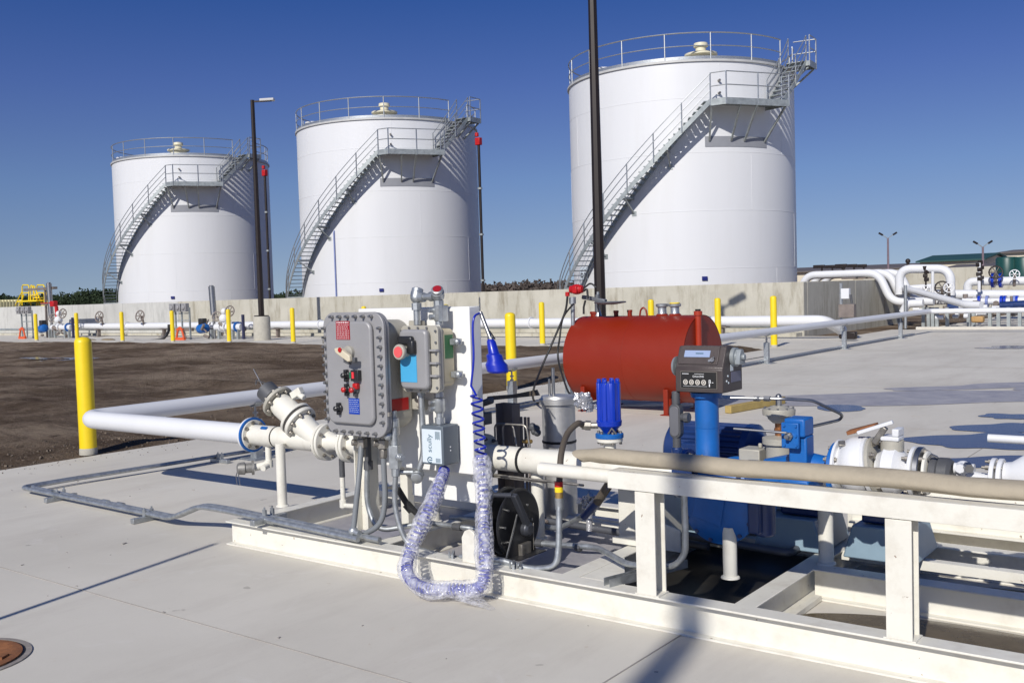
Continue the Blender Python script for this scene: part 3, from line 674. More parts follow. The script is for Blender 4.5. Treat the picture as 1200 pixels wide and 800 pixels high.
# conduits on the floor
fc = thing('floor_conduit_run', 'pair of galvanised conduits looping over the pad and onto the skid', 'conduit', (-7, 4.2, 0))
for k in range(2):
    o = .05*k; b = MB()
    b.tube([(-8.03+.0-o, 29.5, .055), (-8.33-o+.3, 12, .055), (-8.03-o, 7.2, .055), (-8.33+.0+o, 4.6, .055), (-8.33+o, 4.17+o, .055), (-6.28, 4.1+o, .055), (-6.1, 4.08+o, .06), (-5.68, 4.02+o, .2), (-5.4, 4.01+o, .205), (-4.0 if k else -4.12, 3.96+o, .185)], .017, 10, .09, 5)
    b.build('conduit', galv, fc)
for x, y, rz in ((-7.75, 4.2, 0), (-6.42, 4.12, 0), (-4.98, 4.03, 0), (-8.1, 6.0, 90)):
    zz = .17 if x > -5.5 else .0; c, s_ = math.cos(R_(rz)), math.sin(R_(rz))
    st = MB().obox((x, y, zz+.02), .042, .26, .036, R_(rz)); cl = st.build('strut', galv, fc, bevel=.003); b = MB()
    for k in (-.03, .03): b.obox((x-s_*(k), y+c*k, zz+.06), .03, .012, .05, R_(rz)); b.cyl((x-s_*k, y+c*k, zz+.07), (x-s_*k, y+c*k, zz+.1), .006, n=6)
    b.build('clamp', galv, cl)
b = MB()
for x in (-7.9, -7.1, -6.9): b.cyl((x, 4.19-.01, .055), (x+.07, 4.19-.012, .055), .024, n=12)
b.cyl((-5.0, 4.0, .197), (-4.88, 4.0, .195), .024).build('coupling', galv, fc)

# ------------------------------------------------------------------ strainer train left of the panel
vt = thing('strainer_valve', 'cream angled strainer valve with dark cap, left of the grey panel box', 'valve', (-5.3, YP, .45))
MB().tube([(-5.77, YP, ZP0), (-5.0, YP, ZP0)], .073, 24).build('body_pipe', cream, vt)
MB().lathe((-5.52, YP, ZP0), (1, 0, 0), [(0, .0745), (.006, .0765), (.012, .0745)], 24).build('dark_band', black, vt)
MB().obox((-5.60, YP-.045, ZP0+.063), .06, .02, .012, 0, R_(30)).build('tape', blue, vt)
A0 = V((-5.08, YP, .60)); AX = V((-.83, -.06, .55)).normalized()
MB().lathe(A0, AX, [(0, .07), (.16, .078), (.2, .083), (.4, .083), (.44, .078)], 28).build('angled_barrel', cream, vt)
fl = MB().flange(A0+AX*.215, AX, .122, .03, 8, .013, .024); fl.build('flange', [cream, boltm], vt)
MB().lathe(A0+AX*.231, AX, [(0, .118), (.012, .118)], 28).build('flange_gap', mat('gap_dark', (.05, .045, .04), .8), vt)
MB().flange(A0+AX*.262, AX, .122, .024, 0).build('flange', [cream, boltm], vt)
MB().flange(A0+AX*.46, AX, .118, .026, 8, .014, .022).build('cover_flange', [greyl, boltm], vt)
cp = MB().lathe(A0+AX*.478, AX, [(0, .062), (.03, .062), (.03, .072), (.12, .072), (.135, .05), (.137, 0)], 28).build('cap', greyd, vt)
q = A0+AX*.62; MB().cyl(q, q+V((-.1, .0, .13)), .0035, n=8).build('wire', chrome, cp); MB().tube([q+V((-.02, -.05, .03)), q+V((-.05, -.02, .055)), q+V((0, .05, .02))], .006, 8).build('bail', boltm, cp)
b = MB(); q = A0+AX*.4+V((.09, .05, .09)); b.obox(q, .09, .05, .05, .2, 0, -.5).cyl(q, q+V((.07, 0, -.03)), .02); b.build('side_lug', cream, vt, bevel=.006)
for x, r in ((-5.03, .125), (-5.0, .125), (-4.80, .122), (-4.772, .122)): pflange(vt, x, r, .022)
MB().lathe((-5.0, YP, ZP0), (1, 0, 0), [(0, .075), (.06, .055), (.16, .055), (.21, .075)], 24).build('neck', cream, vt)
b = MB().tube([(-5.62, YP, .55), (-5.62, YP, .40), (-5.60, YP-.07, .385)], .022, 12, .04); b.lathe((-5.62, YP, .40), (0, 0, 1), [(-.02, .03), (.03, .03)], 14); b.tube([(-5.62, YP, .40), (-5.68, YP-.08, .385)], .026, 12); b.build('drain_elbow', cream, vt)
dr = MB().lathe((-5.68, YP-.08, .385), (-.6, -.8, 0), [(0, .05), (.018, .05), (.018, .035), (.06, .035), (.065, .045), (.11, .04), (.12, .02)], 18).build('drain_cap', mat('cast_grey_cap', (.3, .29, .27), .5, .6, var=.3, scale=30), vt)
for k in range(2): MB().tube([(-5.75, YP-.16, .39), (-5.77+.03*k, YP-.17, .33), (-5.76+.03*k, YP-.17, .27)], .0035, 6).build('chain', chrome, dr)
b = MB().tube([(-4.86, YP-.02, .5), (-4.86, YP-.02, .38)], .019, 12); b.build('drain_pipe', greyd, vt)
MB().tube([(-4.86, YP-.02, .38), (-4.86, YP-.02, .19), (-4.70, YP-.02, .20)], .017, 12, .03).lathe((-4.86, YP-.02, .20), (0, 0, 1), [(-.03, .015), (-.02, .025), (.03, .025)], 14).build('drain_pipe', cream, vt)
MB().tube([(-4.77, YP, ZP0), (-3.70, YP, ZP0)], .072, 20).build('hidden_run', cream, vt)
v2 = dup(vt, loc=V(vt.location)+V((.28, .62, .07)), label='second angled strainer half hidden behind the grey panel box')
for ch in list(v2.children):
    if ch.name.split('.')[0] not in ('angled_barrel', 'flange', 'cover_flange', 'cap', 'flange_gap'):
        for c in list(ch.children): bpy.data.objects.remove(c)
        bpy.data.objects.remove(ch)
# ------------------------------------------------------------------ grey explosion-proof panel
PX0, PX1, PZ0, PZ1, PY = -4.385, -3.90, .765, 1.468, 4.0
xp = thing('motor_starter_enclosure', 'large grey bolted control panel box with black and red operators', 'control panel', ((PX0+PX1)/2, PY, PZ0))
MB().rrect(PX0, PX1, PZ0, PZ1, .085, PY, PY+.022, 10).rrect(PX0+.004, PX1-.004, PZ0+.004, PZ1-.004, .083, PY+.025, PY+.05, 10).build('flange_plate', greyp, xp, bevel=.004)
MB().rrect(PX0+.045, PX1-.075, PZ0+.07, PZ1-.05, .05, PY-.028, PY+.001, 8).build('cover', greyp, xp, bevel=.012)
MB().rrect(PX0+.03, PX1-.03, PZ0+.03, PZ1-.05, .09, PY+.05, PY+.25, 10).build('body', greyl, xp, bevel=.015)
bb = MB()
pos = [(PX0+.085+(PX1-PX0-.17)*i/5, PZ1-.024) for i in range(6)]+[(PX0+.085+(PX1-PX0-.17)*i/5, PZ0+.024) for i in range(6)]
for i in range(11): z = PZ0+.09+(PZ1-PZ0-.18)*i/10; pos += [(PX0+.02, z), (PX1-.024, z)]
for x, z in pos: o_ = MB().cyl((x, PY-.001, z), (x, PY-.016, z), .0105, n=6).cyl((x, PY-.016, z), (x, PY-.03, z), .007, n=8).build('bolt', chrome, xp)
for x, z in ((PX0-.01, 1.3), (PX0-.012, 1.2), (PX0-.01, 1.1), (PX1+.0, .9)): MB().cyl((x, PY+.02, z-.012), (x, PY+.02, z+.012), .014, n=8).build('hinge_knuckle', boltm, xp)
FY = PY-.0285
lb = MB().box(-4.245, -4.135, FY-.002, FY, 1.315, 1.42).build('rating_label', redlab, xp)
b = MB(); r = random.Random(3)
for k in range(9):
    z = 1.41-.011*k; x = -4.238
    while x < -4.145:
        l = r.uniform(.006, .02); b.box(x, min(x+l, -4.141), FY-.0028, FY-.002, z-.001, z+.0012 if k else z+.004); x += l+.005
b.build('label_print', whiteink, lb)
lb = MB().box(-4.165, -4.08, FY-.002, FY, .895, .985).build('caution_label', bluelab, xp); b = MB()
for k in range(7):
    z = .975-.011*k; x = -4.16
    while x < -4.09:
        l = r.uniform(.006, .018); b.box(x, min(x+l, -4.085), FY-.0028, FY-.002, z-.0008, z+.0009); x += l+.004
b.build('label_print', paper, lb)
lb = MB().box(PX1-.029, PX1-.0275, 4.06, 4.21, .905, .975).build('side_label', red, xp)
# operators
h0 = MB().lathe((-4.14, FY, 1.245), (0, -1, 0), [(0, .036), (.02, .036), (.03, .028), (.05, .024)], 20).build('switch_base', greyl, xp)
MB().prism([(-.06, .03), (-.02, .035), (.06, -.01), (.065, -.04), (.045, -.045), (-.05, .005)], (-4.13, FY-.05, 1.24), (1, 0, 0), (0, 0, 1), 0, .026).build('switch_handle', mat('handle_cream', rgb(206, 196, 172), .5), h0, bevel=.005)
MB().obox((-4.065, FY-.045, 1.205), .036, .024, .028).obox((-4.12, FY-.042, 1.19), .05, .018, .014, 0, 0, .3).build('handle_grip', greyd, h0, bevel=.004)
MB().cyl((-4.14, FY-.077, 1.262), (-4.14, FY-.08, 1.262), .014).build('red_mark', red, h0)
def oper(x, z, m1, m2, nm, l=.05):
    o_ = MB().lathe((x, FY, z), (0, -1, 0), [(0, .022), (.012, .022), (.014, .015), (l*.6, .015)], 16).obox((x, FY-.014, z+.022), .02, .024, .02).obox((x, FY-.014, z-.026), .018, .024, .022).build(nm, m1, xp, bevel=.003)
    MB().lathe((x, FY-l*.6, z), (0, -1, 0), [(0, .012), (.004, .015), (.014, .015), (.02, .008), (.022, 0)], 14).build('knob', m2, o_)
oper(-4.165, 1.115, blackp, blackp, 'selector'); oper(-4.165, 1.035, blackp, red, 'selector'); oper(-4.235, .925, blackp, blackp, 'selector')
oper(-4.095, 1.035, greyd, red, 'push_button', .06)
MB().obox((-4.088, FY-.014, 1.055), .036, .028, .034).build('red_cap', red, xp, bevel=.006)
MB().obox((-4.085, FY-.014, 1.115), .06, .03, .062).build('button_block', blackp, xp, bevel=.004)
MB().obox((-4.092, FY-.031, 1.118), .016, .006, .036).build('button_lens', mat('button_red', rgb(230, 60, 70), .3), xp); MB().obox((-4.112, FY-.031, 1.118), .012, .006, .034).build('button_lens', mat('button_green', rgb(40, 110, 80), .3), xp)
for x0, z in ((PX1-.03, 1.38), (PX1-.03, .93)):
    MB().obox((x0+.04, 4.26, z), .1, .03, .06).cyl((x0+.055, 4.245, z), (x0+.055, 4.222, z), .014, n=6).build('mounting_lug', greyl, xp, bevel=.005)
# ------------------------------------------------------------------ small start/stop station
eb = thing('push_button_station', 'smaller grey cast push button box with a red mushroom button and pale blue label', 'push button box', (-3.72, 4.2, 1.02))
EX0, EX1, EZ0, EZ1 = -3.895, -3.60, 1.015, 1.385
MB().rrect(EX0, EX1-.02, EZ0, EZ1, .03, 4.13, 4.15).rrect(EX0+.003, EX1-.023, EZ0+.003, EZ1-.003, .03, 4.153, 4.175).build('cover_flange', greyl, eb, bevel=.003)
MB().rrect(EX0+.02, EX1-.07, EZ0+.02, EZ1-.02, .03, 4.09, 4.131).build('cover', greyp, eb, bevel=.014)
MB().rrect(EX0+.02, EX1-.025, EZ0+.03, EZ1-.02, .03, 4.175, 4.27).build('body', mat('box_tan_casting', rgb(186, 176, 148), .5, var=.06, bump=.1, bscale=100), eb, bevel=.008)
for z in (1.11, 1.18, 1.25): MB().prism([(0, 0), (.07, 0), (.06, .02), (.01, .02)], (EX1-.085, 4.131, z), (1, 0, 0), (0, -1, 0), -.006, .006).build('rib', greyp, eb, bevel=.002)
for x, z in [(EX1-.033, EZ0+.03+.062*i) for i in range(6)]+[(EX0+.012, EZ0+.03+.062*i) for i in range(6)]+[(EX0+.07+.065*i, EZ1-.012) for i in range(3)]+[(EX0+.07+.065*i, EZ0+.012) for i in range(3)]:
    MB().cyl((x, 4.131, z), (x, 4.121, z), .007, n=6).build('bolt', chrome, eb)
MB().box(-3.865, -3.745, 4.0875, 4.09, 1.075, 1.225).build('legend_label', skylab, eb)
MB().obox((-3.81, 4.078, 1.305), .11, .03, .05).obox((-3.765, 4.075, 1.27), .05, .036, .08).build('black_guard', blackp, eb, bevel=.012)
mb_ = MB().lathe((-3.815, 4.09, 1.245), (0, -1, 0), [(0, .03), (.03, .03), (.045, .042), (.062, .044), (.07, .04)], 24).build('button_boot', greyl, eb, bevel=.002)
MB().lathe((-3.815, 4.02, 1.245), (0, -1, 0), [(0, .031), (.004, .030), (.005, 0)], 24).build('red_button', mat('faded_red', rgb(222, 90, 92), .45, var=.05), mb_)
MB().box(EX1-.0255, EX1-.0238, 4.19, 4.26, 1.2, 1.33).build('side_label', greenlab, eb)
for z in (1.29, 1.11): MB().obox((EX1+.005, 4.25, z), .05, .05, .035).sph((EX1+.03, 4.235, z), .022, 10, 6).build('hinge_boss', galv, eb, bevel=.004)
MB().obox((EX0-.005, 4.24, 1.34), .07, .06, .07).build('mounting_lug', greyl, eb, bevel=.006)
# conduits above and below it
def elbow_head(p_, ax, b):  # cast conduit body with a domed cap
    p_ = V(p_); b.sph(p_, .034, 16, 10); b.lathe(p_, ax, [(0, .035), (.03, .036), (.034, .033), (.05, .033), (.054, .026)], 18)
cn = thing('conduit_bridge', 'galvanised conduit bridge with two capped elbows above the push button box', 'conduit', (-3.77, 4.22, 1.385))
xa, xb, yc = -3.85, -3.685, 4.22
b = MB().cyl((xa, yc, 1.385), (xa, yc, 1.5), .019).cyl((xa, yc, 1.47), (xa, yc, 1.51), .028, n=8).cyl((xb, yc, 1.385), (xb, yc, 1.41), .022).cyl((xb, yc, 1.49), (xb, yc, 1.52), .028, n=8); b.cyl((xa, yc, 1.54), (xb, yc, 1.545), .019); b.cyl((xa+.03, yc, 1.54), (xa+.06, yc, 1.54), .027, n=12).cyl((xb-.06, yc, 1.543), (xb-.03, yc, 1.543), .027, n=12); b.build('conduit', galv, cn)
b = MB(); elbow_head((xa, yc, 1.54), (.0, .3, 1), b); b.build('elbow', galv, cn); b = MB(); elbow_head((xb, yc, 1.545), (.35, -.55, .7), b); e_ = b.build('elbow', galv, cn)
ax_ = V((.35, -.55, .7)).normalized(); q = V((xb, yc, 1.545))+ax_*.0545; MB().lathe(q, ax_, [(0, .025), (.003, .024), (.0035, 0)], 18).build('red_cap_face', redlab, e_)
MB().lathe((xb, yc, 1.405), (0, 0, 1), [(0, .024), (.012, .032), (.08, .034), (.09, .024)], 12).obox((xb+.03, yc, 1.45), .03, .05, .09).cyl((xb-.02, yc-.02, 1.43), (xb-.03, yc-.045, 1.43), .016, n=8).cyl((xb-.02, yc-.02, 1.465), (xb-.03, yc-.045, 1.468), .014, n=8).build('seal_fitting', galv, cn)
cd = thing('station_drop_conduit', 'galvanised conduit dropping from the push button box to the seal fitting', 'conduit', (-3.85, 4.2, .6))
q0 = P(493, 457, Y=4.2); q1 = P(497, 532, Y=4.2); q2 = P(490, 553, Y=4.18); q3 = P(462, 553, Y=4.1)
MB().tube([q0, q1, q2], .0185, 12, .08).tube([q2, q3], .015, 12).cyl(q0-V((0, 0, .03)), q0, .026, n=8).build('conduit', galv, cd)
b = MB(); elbow_head(q2-V((0, 0, .01)), (.45, -.8, -.35), b); b.build('elbow', galv, cd)
q = P(463, 535, Y=4.08); b = MB().obox(q, .055, .05, .13, .3).cyl(q-V((0, 0, .11)), q-V((0, 0, .05)), .024, n=8).cyl(q+V((0, 0, .06)), q+V((0, 0, .26)), .02).cyl(q+V((0, 0, .17)), q+V((0, 0, .22)), .03, n=8).sph(q+V((-.02, -.03, .12)), .026, 10, 6).lathe(q+V((.03, 0, 0)), (1, -.3, 0), [(0, .026), (.02, .026), (.022, .018), (.04, .018)], 10); b.build('seal_body', galv, cd, bevel=.002)
MB().tube([q-V((0, 0, .1)), P(462, 585, Y=4.08), P(466, 610, Y=4.08), P(478, 640, Y=4.1), P(520, 652, Y=4.12)], .016, 12, .08).build('lower_conduit', galv, cd)
MB().tube([P(466, 572, Y=4.15), P(478, 592, Y=4.2), P(492, 604, Y=4.24)], .018, 10, .03).cyl(P(476, 590, Y=4.2), P(483, 598, Y=4.22), .026, n=8).build('flexible_coupling', black, cd)
dv = thing('grounding_monitor_box', 'slate grey box with a vertical scully label hanging under the push button box', 'monitor box', (-3.68, 4.22, .61))
DX0, DX1, DZ0, DZ1 = -3.785, -3.625, .612, .83
MB().box(DX0, DX1, 4.15, 4.285, DZ0, DZ1).build('case', mat('slate_grey_case', rgb(92, 101, 110), .45, var=.04), dv, bevel=.006)
MB().box(DX0+.008, DX1-.012, 4.147, 4.1495, DZ0+.012, DZ1-.02).build('label_plate', paper, dv)
text('lettering', 'scully', .046, ink, dv, (-3.722, 4.1465, .732), (0, 0, 1), (-1, 0, 0), .0004)
MB().tube([V((-3.722, 4.146, .64))+V((math.cos(a)*.017, 0, math.sin(a)*.015)) for a in [R_(30+d) for d in range(0, 300, 20)]], .0028, 6).box(-3.728, -3.706, 4.1455, 4.1465, .637, .642).build('logo', ink, dv)
b = MB()
for k in range(5): b.box(-3.678+.007*k, -3.675+.007*k, 4.1457, 4.1465, .755+.004*(k % 2), .80); b.box(-3.678+.007*k, -3.675+.007*k, 4.1457, 4.1465, .628, .652)
b.build('fine_print', ink, dv)
xd = -3.70; b = MB().cyl((xd, 4.215, .83), (xd, 4.215, 1.02), .02).cyl((xd, 4.215, .835), (xd, 4.215, .87), .029, n=8).lathe((xd, 4.215, .895), (0, 0, 1), [(0, .024), (.015, .033), (.08, .033), (.09, .024)], 12).cyl((xd-.02, 4.2, .92), (xd-.03, 4.165, .92), .015, n=8).cyl((xd-.02, 4.2, .955), (xd-.03, 4.165, .955), .013, n=8).cyl((xd, 4.215, .985), (xd, 4.215, 1.013), .028, n=8)
b.build('seal_fitting', galv, dv); MB().cyl((xd, 4.215, .575), (xd, 4.215, .611), .022, n=8).cyl((xd, 4.215, .45), (xd, 4.215, .58), .013).build('cable_gland', galv, dv)
for z in (.69, .71): MB().cyl((DX1, 4.21, z), (DX1+.002, 4.21, z), .004, n=8).build('screw', whiteink, dv)
# flexible conduits under the big panel
fx = thing('panel_flexible_conduits', 'grey flexible conduits curling from the large grey panel box to the beam', 'conduit', (-4.2, 4.1, .2))
a = P(424, 512, Y=4.1); c = P(449, 512, Y=4.1)
MB().tube([a, P(422, 545, Y=4.06), P(419, 575, Y=4.02), P(414, 622, Y=3.99)], .0165, 12, .06).build('conduit', mat('flex_grey', rgb(118, 122, 126), .5, var=.05), fx)
MB().tube([c, P(450, 555, Y=4.1), P(452, 585, Y=4.1), P(447, 615, Y=4.08), P(420, 629, Y=4.05), P(408, 627, Y=4.03)], .0165, 12, .12, 8).build('conduit', MATS['flex_grey'], fx)
MB().tube([P(431, 540, Y=4.2), P(430, 560, Y=4.2), P(430, 592, Y=4.2), P(442, 622, Y=4.2), P(500, 612, Y=4.4)], .0165, 12, .12, 8).build('conduit', galv, fx)
for (px, py, yy) in ((424, 519, 4.1), (449, 520, 4.1)):
    q = P(px, py, Y=yy); MB().cyl(q+V((0, 0, -.08)), q+V((0, 0, -.03)), .022, n=8).obox(q, .045, .06, .05, .4).cyl(q, q+V((-.03, -.05, .01)), .02, n=8).cyl(q, q+V((0, 0, .1)), .02, n=10).build('connector', boltm, fx, bevel=.003)
q = P(431, 530, Y=4.2); MB().cyl(q+V((0, 0, -.09)), q+V((0, 0, .2)), .021).cyl(q+V((0, 0, -.1)), q+V((0, 0, -.05)), .028, n=8).build('nipple', greyd, fx)
q = P(463, 505, Y=4.12); MB().cyl(q+V((0, 0, -.02)), q+V((0, 0, .06)), .026, n=10).build('nipple', chrome, fx)
q = P(414, 622, Y=3.99); MB().sph(q, .028, 12, 8).cyl(q, q+V((.05, 0, -.01)), .02).build('connector', galv, fx)
# ------------------------------------------------------------------ grounding plug, coiled cord and its bubble wrap
gp = thing('ground_plug', 'blue bell shaped plug hanging from a steel rod at the side of the white board', 'plug', (-3.5, 4.4, 1.2))
pa, pb = P(563, 366, Y=4.38), P(575, 397, Y=4.36); pc = P(584, 437, Y=4.35); d = (pc-pb).normalized()
MB().cyl(pa, pb, .011).cyl(pb-d*.012, pb+d*.012, .018, n=10).build('rod', chrome, gp)
MB().cyl(P(574, 388, Y=4.33), P(580, 397, Y=4.30), .004).build('clip', black, gp)
L_ = (pc-pb).length
MB().lathe(pb, d, [(0, .016), (.015, .025), (L_*.42, .031), (L_*.425, .031), (L_*.47, .044), (L_*.475, .044), (L_*.64, .047), (L_*.645, .047), (L_*.76, .062), (L_*.765, .062), (L_*.95, .060), (L_, .05)], 28).build('bell', bluecord, gp)
b = MB(); q = P(562, 350, Y=4.37)
for k in range(7): b.tube([q+V((.004*math.cos(t)*(k % 2)+.0, .004*math.cos(t)*((k+1) % 2), -.010*k+.008*math.sin(t))) for t in [2*math.pi*i/8 for i in range(8)]], .0018, 5, closed=True)
b.build('chain', chrome, gp)
# cord path
rp = [P(562, 367, Y=4.36), P(556, 371, Y=4.3), P(554, 385, Y=4.285), P(555, 420, Y=4.28), P(552, 452, Y=4.27), P(556, 460, Y=4.27)]
cord = thing('coiled_cord', 'royal blue coiled cord hanging from the white board, lower loop in bubble wrap', 'cord', (-3.4, 4.0, 0))
wp = [P(564, 536, Y=4.2), P(566, 570, Y=4.14), P(567, 610, Y=4.05), P(568, 650, Y=3.915), P(567, 680, Y=3.87), P(556, 690, Y=3.84), P(530, 690, Y=3.80), P(505, 690, Y=3.76), P(486, 683, Y=3.76), P(477, 668, Y=3.80), P(481, 645, Y=3.88), P(494, 615, Y=3.93), P(506, 590, Y=4.0), P(517, 562, Y=4.13), P(521, 550, Y=4.2)]
def resample(pts, n):
    o = []; m_ = len(pts)-1
    for i in range(n+1):
        t_ = i/n*m_; k = min(int(t_), m_-1); f = t_-k
        p0, p1, p2, p3 = pts[max(k-1, 0)], pts[k], pts[k+1], pts[min(k+2, m_)]
        o.append(.5*((2*p1)+(p2-p0)*f+(2*p0-5*p1+4*p2-p3)*f*f+(3*p1-p0-3*p2+p3)*f**3))
    return o
up_ = [P(558, 462, Y=4.26), P(561, 500, Y=4.24), P(564, 536, Y=4.21)]
def coil(path, turns, r):
    o = []; n = len(path)-1
    for i in range(int(turns*14)+1):
        t_ = i/(turns*14)*n; k = min(int(t_), n-1); c = path[k].lerp(path[k+1], t_-k); T = (path[k+1]-path[k]).normalized()
        a, u, w_ = frame(T); q = 2*math.pi*i/14; o.append(c+(u*math.cos(q)+w_*math.sin(q))*r)
    return o
u_ = coil(resample(up_, 20), 7.5, .03)
MB().tube(resample(rp[:-1], 20)+u_[2:], .0064, 8).build('upper_coil', bluecord, cord)
MB().tube(coil(resample(wp, 60), 88, .027), .0055, 6).build('lower_coil', bluecord, cord)
sl2 = MB(); wpp = resample(wp, 90); n = 34; rw = random.Random(4); vs = []
for i, c in enumerate(wpp):
    T = (wpp[min(i+1, 90)]-wpp[max(i-1, 0)]).normalized(); a, u, w_ = frame(T); r0 = .047+.004*math.sin(i*.45)+.002*math.sin(i*1.7)
    if i < 3: r0 = .044+.004*i
    if i > 78: r0 = .05-(i-78)*.002
    for k in range(n):
        q = 2*math.pi*k/n; rr_ = r0*(1+.06*math.sin(3*q+i*.25)+.025*math.sin(7*q+i*.9))+rw.uniform(-.0012, .0012)
        v = c+(u*math.cos(q)+w_*math.sin(q))*rr_; v.z = max(v.z, .004+rw.uniform(0, .002)); vs.append(v)
sl2.add(vs, [(i*n+k, i*n+(k+1) % n, (i+1)*n+(k+1) % n, (i+1)*n+k) for i in range(90) for k in range(n) if not (9 <= k <= 15 and 27 <= i <= 33)])
wo = sl2.build('bubble_wrap_sleeve', wrapm, cord, ang=180)
tl = MB(); a0 = P(545, 700, Z=.03); a1 = P(578, 714, Z=.006); vs = []
for i in range(9):
    c = a0.lerp(a1, i/8); wd = .05*(1-i/9)+.006
    for k in range(5): vs.append(c+V((.1, .6, 0)).normalized()*wd*(k-2)/2*1.3+V((0, 0, .02*(1-i/8)*(1 if k % 2 else .3)+rw.uniform(0, .004))))
tl.add(vs, [(i*5+k, i*5+k+1, i*5+6+k, i*5+5+k) for i in range(8) for k in range(4)]); tl.build('loose_wrap_end', wrapm, cord, ang=180)

# ------------------------------------------------------------------ cord reel
rc = P(601, 612, Y=4.27); RR = .186
re = thing('cord_reel', 'black cord reel with a guide arm right of the bubble wrapped cord', 'reel', (rc.x, rc.y, .152))
for k, dx in enumerate((-.05, .03)):
    c = rc+V((dx, 0, 0)); MB().lathe(c, (1, 0, 0), [(0, RR), (.004, RR+.004), (.010, RR+.004), (.014, RR-.008), (.006, RR-.02), (.004, .05)], 48).build('side_disc', blackp, re)
MB().lathe(rc-V((.045, 0, 0)), (1, 0, 0), [(0, .09), (.075, .09)], 24).build('drum', black, re)
b = MB()
for k in range(8): q = 2*math.pi*k/8; b.cyl(rc+V((.034, math.cos(q)*.12, math.sin(q)*.12)), rc+V((.042, math.cos(q)*.12, math.sin(q)*.12)), .007, n=8)
b.build('rivet', chrome, re)
MB().prism([(-.15, -.18), (.12, -.18), (.075, .02), (.03, .06), (-.03, .05)], (rc.x+.06, rc.y, rc.z), (0, 1, 0), (0, 0, 1), 0, .004).box(rc.x-.03, rc.x+.13, rc.y-.13, rc.y+.12, .153, .158).build('side_plate', blackp, re)
MB().bar((rc.x+.068, rc.y-.152, .17), (rc.x+.066, rc.y-.045, rc.z+.06), .006, .01).build('bright_edge', chrome, re)
MB().bar((rc.x+.08, rc.y-.09, rc.z+.175), (rc.x+.085, rc.y+.02, rc.z-.02), .028, .035, (1, 0, 0)).lathe((rc.x+.06, rc.y+.02, rc.z-.03), (1, 0, 0), [(0, .04), (.03, .04), (.045, .026)], 20).build('guide_arm', mat('reel_grey', rgb(70, 72, 78), .4, .4), re, bevel=.004)
b = MB().cyl((rc.x+.07, rc.y-.09, rc.z+.17), (rc.x-.05, rc.y-.11, rc.z+.165), .014).tube([(rc.x-.065+.028*math.cos(t), rc.y-.115, rc.z+.165+.028*math.sin(t)) for t in [2*math.pi*i/14 for i in range(14)]], .008, 8, closed=True).cyl((rc.x-.09, rc.y-.12, rc.z+.145), (rc.x-.14, rc.y-.13, rc.z+.07), .006)
b.build('cord_guide', mat('reel_grey', None), re)
b = MB().obox((rc.x+.075, rc.y-.0, rc.z-.13), .02, .09, .06).obox((rc.x+.083, rc.y-.03, rc.z-.135), .012, .025, .07).cyl((rc.x+.1, rc.y+.05, rc.z), (rc.x+.09, rc.y+.06, rc.z-.15), .003, n=6); b.build('latch', boltm, re, bevel=.003)

# ------------------------------------------------------------------ main pipe right of the board
mp_ = thing('meter_inlet_pipe', 'cream pipe with a dark bolted flange between the white board and the meter', 'pipe', (-3, YP, ZP0))
MB().tube([(-3.66, YP, ZP0), (-2.3, YP, ZP0)], .072, 28).build('pipe', cream, mp_)
pflange(mp_, -3.70, .135, .022, greyd, greyd); pflange(mp_, -3.67, .132, .022, greyl, greyd)
MB().lathe((-3.40, YP, ZP0), (1, 0, 0), [(0, .0735), (.004, .079), (.014, .079), (.018, .0735)], 28).build('band_clamp', black, mp_)
b = MB().tube([(-3.62, YP-.06, .512), (-3.3, YP-.06, .508), (-2.95, YP-.06, .505)], .007, 8).tube([(-3.62, YP-.06, .50), (-3.2, YP-.05, .495)], .005, 8); b.build('tubing', boltm, mp_)
b = MB()
for o_ in (0, .06): b.tube([(-3.67+o_, YP+.1, .62), (-3.67+o_, YP+.1, .78+.03*o_), (-3.55+o_*1.6, YP+.12, .78), (-3.52+o_*1.6, YP+.12, .6)], .006, 8, .03)
b.build('vent_tubing', boltm, mp_)
b = MB().cyl((-3.72, YP+.02, .73), (-3.72, YP+.02, .93), .03).obox((-3.70, YP+.02, .82), .09, .08, .07).cyl((-3.72, YP+.02, .9), (-3.62, YP+.02, .93), .02); b.build('dark_valve', greyd, mp_, bevel=.005)
# air eliminator
ae = thing('air_eliminator', 'royal blue ribbed canister on a white flange between the steel vessel and the meter', 'canister', (-2.815, YP, .66))
AXX = -2.815
MB().lathe((AXX, YP, .655), (0, 0, 1), [(0, .036), (.09, .032)], 20).lathe((AXX, YP, .742), (0, 0, 1), [(0, .066), (.004, .07), (.022, .07)], 32).build('white_flange', cream, ae)
MB().lathe((AXX, YP, .765), (0, 0, 1), [(0, .075), (.02, .075), (.024, .07)], 32).build('blue_flange', blue, ae)
b = MB()
for k in range(6): q = 2*math.pi*(k+.3)/6; b.cyl((AXX+.06*math.cos(q), YP+.06*math.sin(q), .73), (AXX+.06*math.cos(q), YP+.06*math.sin(q), .80), .008, n=8)
b.tube([(AXX+.02, YP-.045, .79), (AXX+.04, YP-.04, .82), (AXX+.06, YP-.03, .79)], .006, 8); b.build('bolt', boltm, ae)
poly = []
for k in range(96):
    q = 2*math.pi*k/96; poly.append(((.062+.0045*(1 if (k % 12) < 6 else -.3))*math.cos(q), (.062+.0045*(1 if (k % 12) < 6 else -.3))*math.sin(q)))
MB().prism(poly, (AXX, YP, .855), (1, 0, 0), (0, 1, 0), 0, .205).build('ribbed_body', bluer, ae, bevel=.003, ang=50)
bb = MB().lathe((AXX, YP, .80), (0, 0, 1), [(-.01, .03), (.01, .045), (.03, .066), (.056, .069), (.06, .062)], 28); bb.build('lower_bowl', bluer, ae)
b = MB()
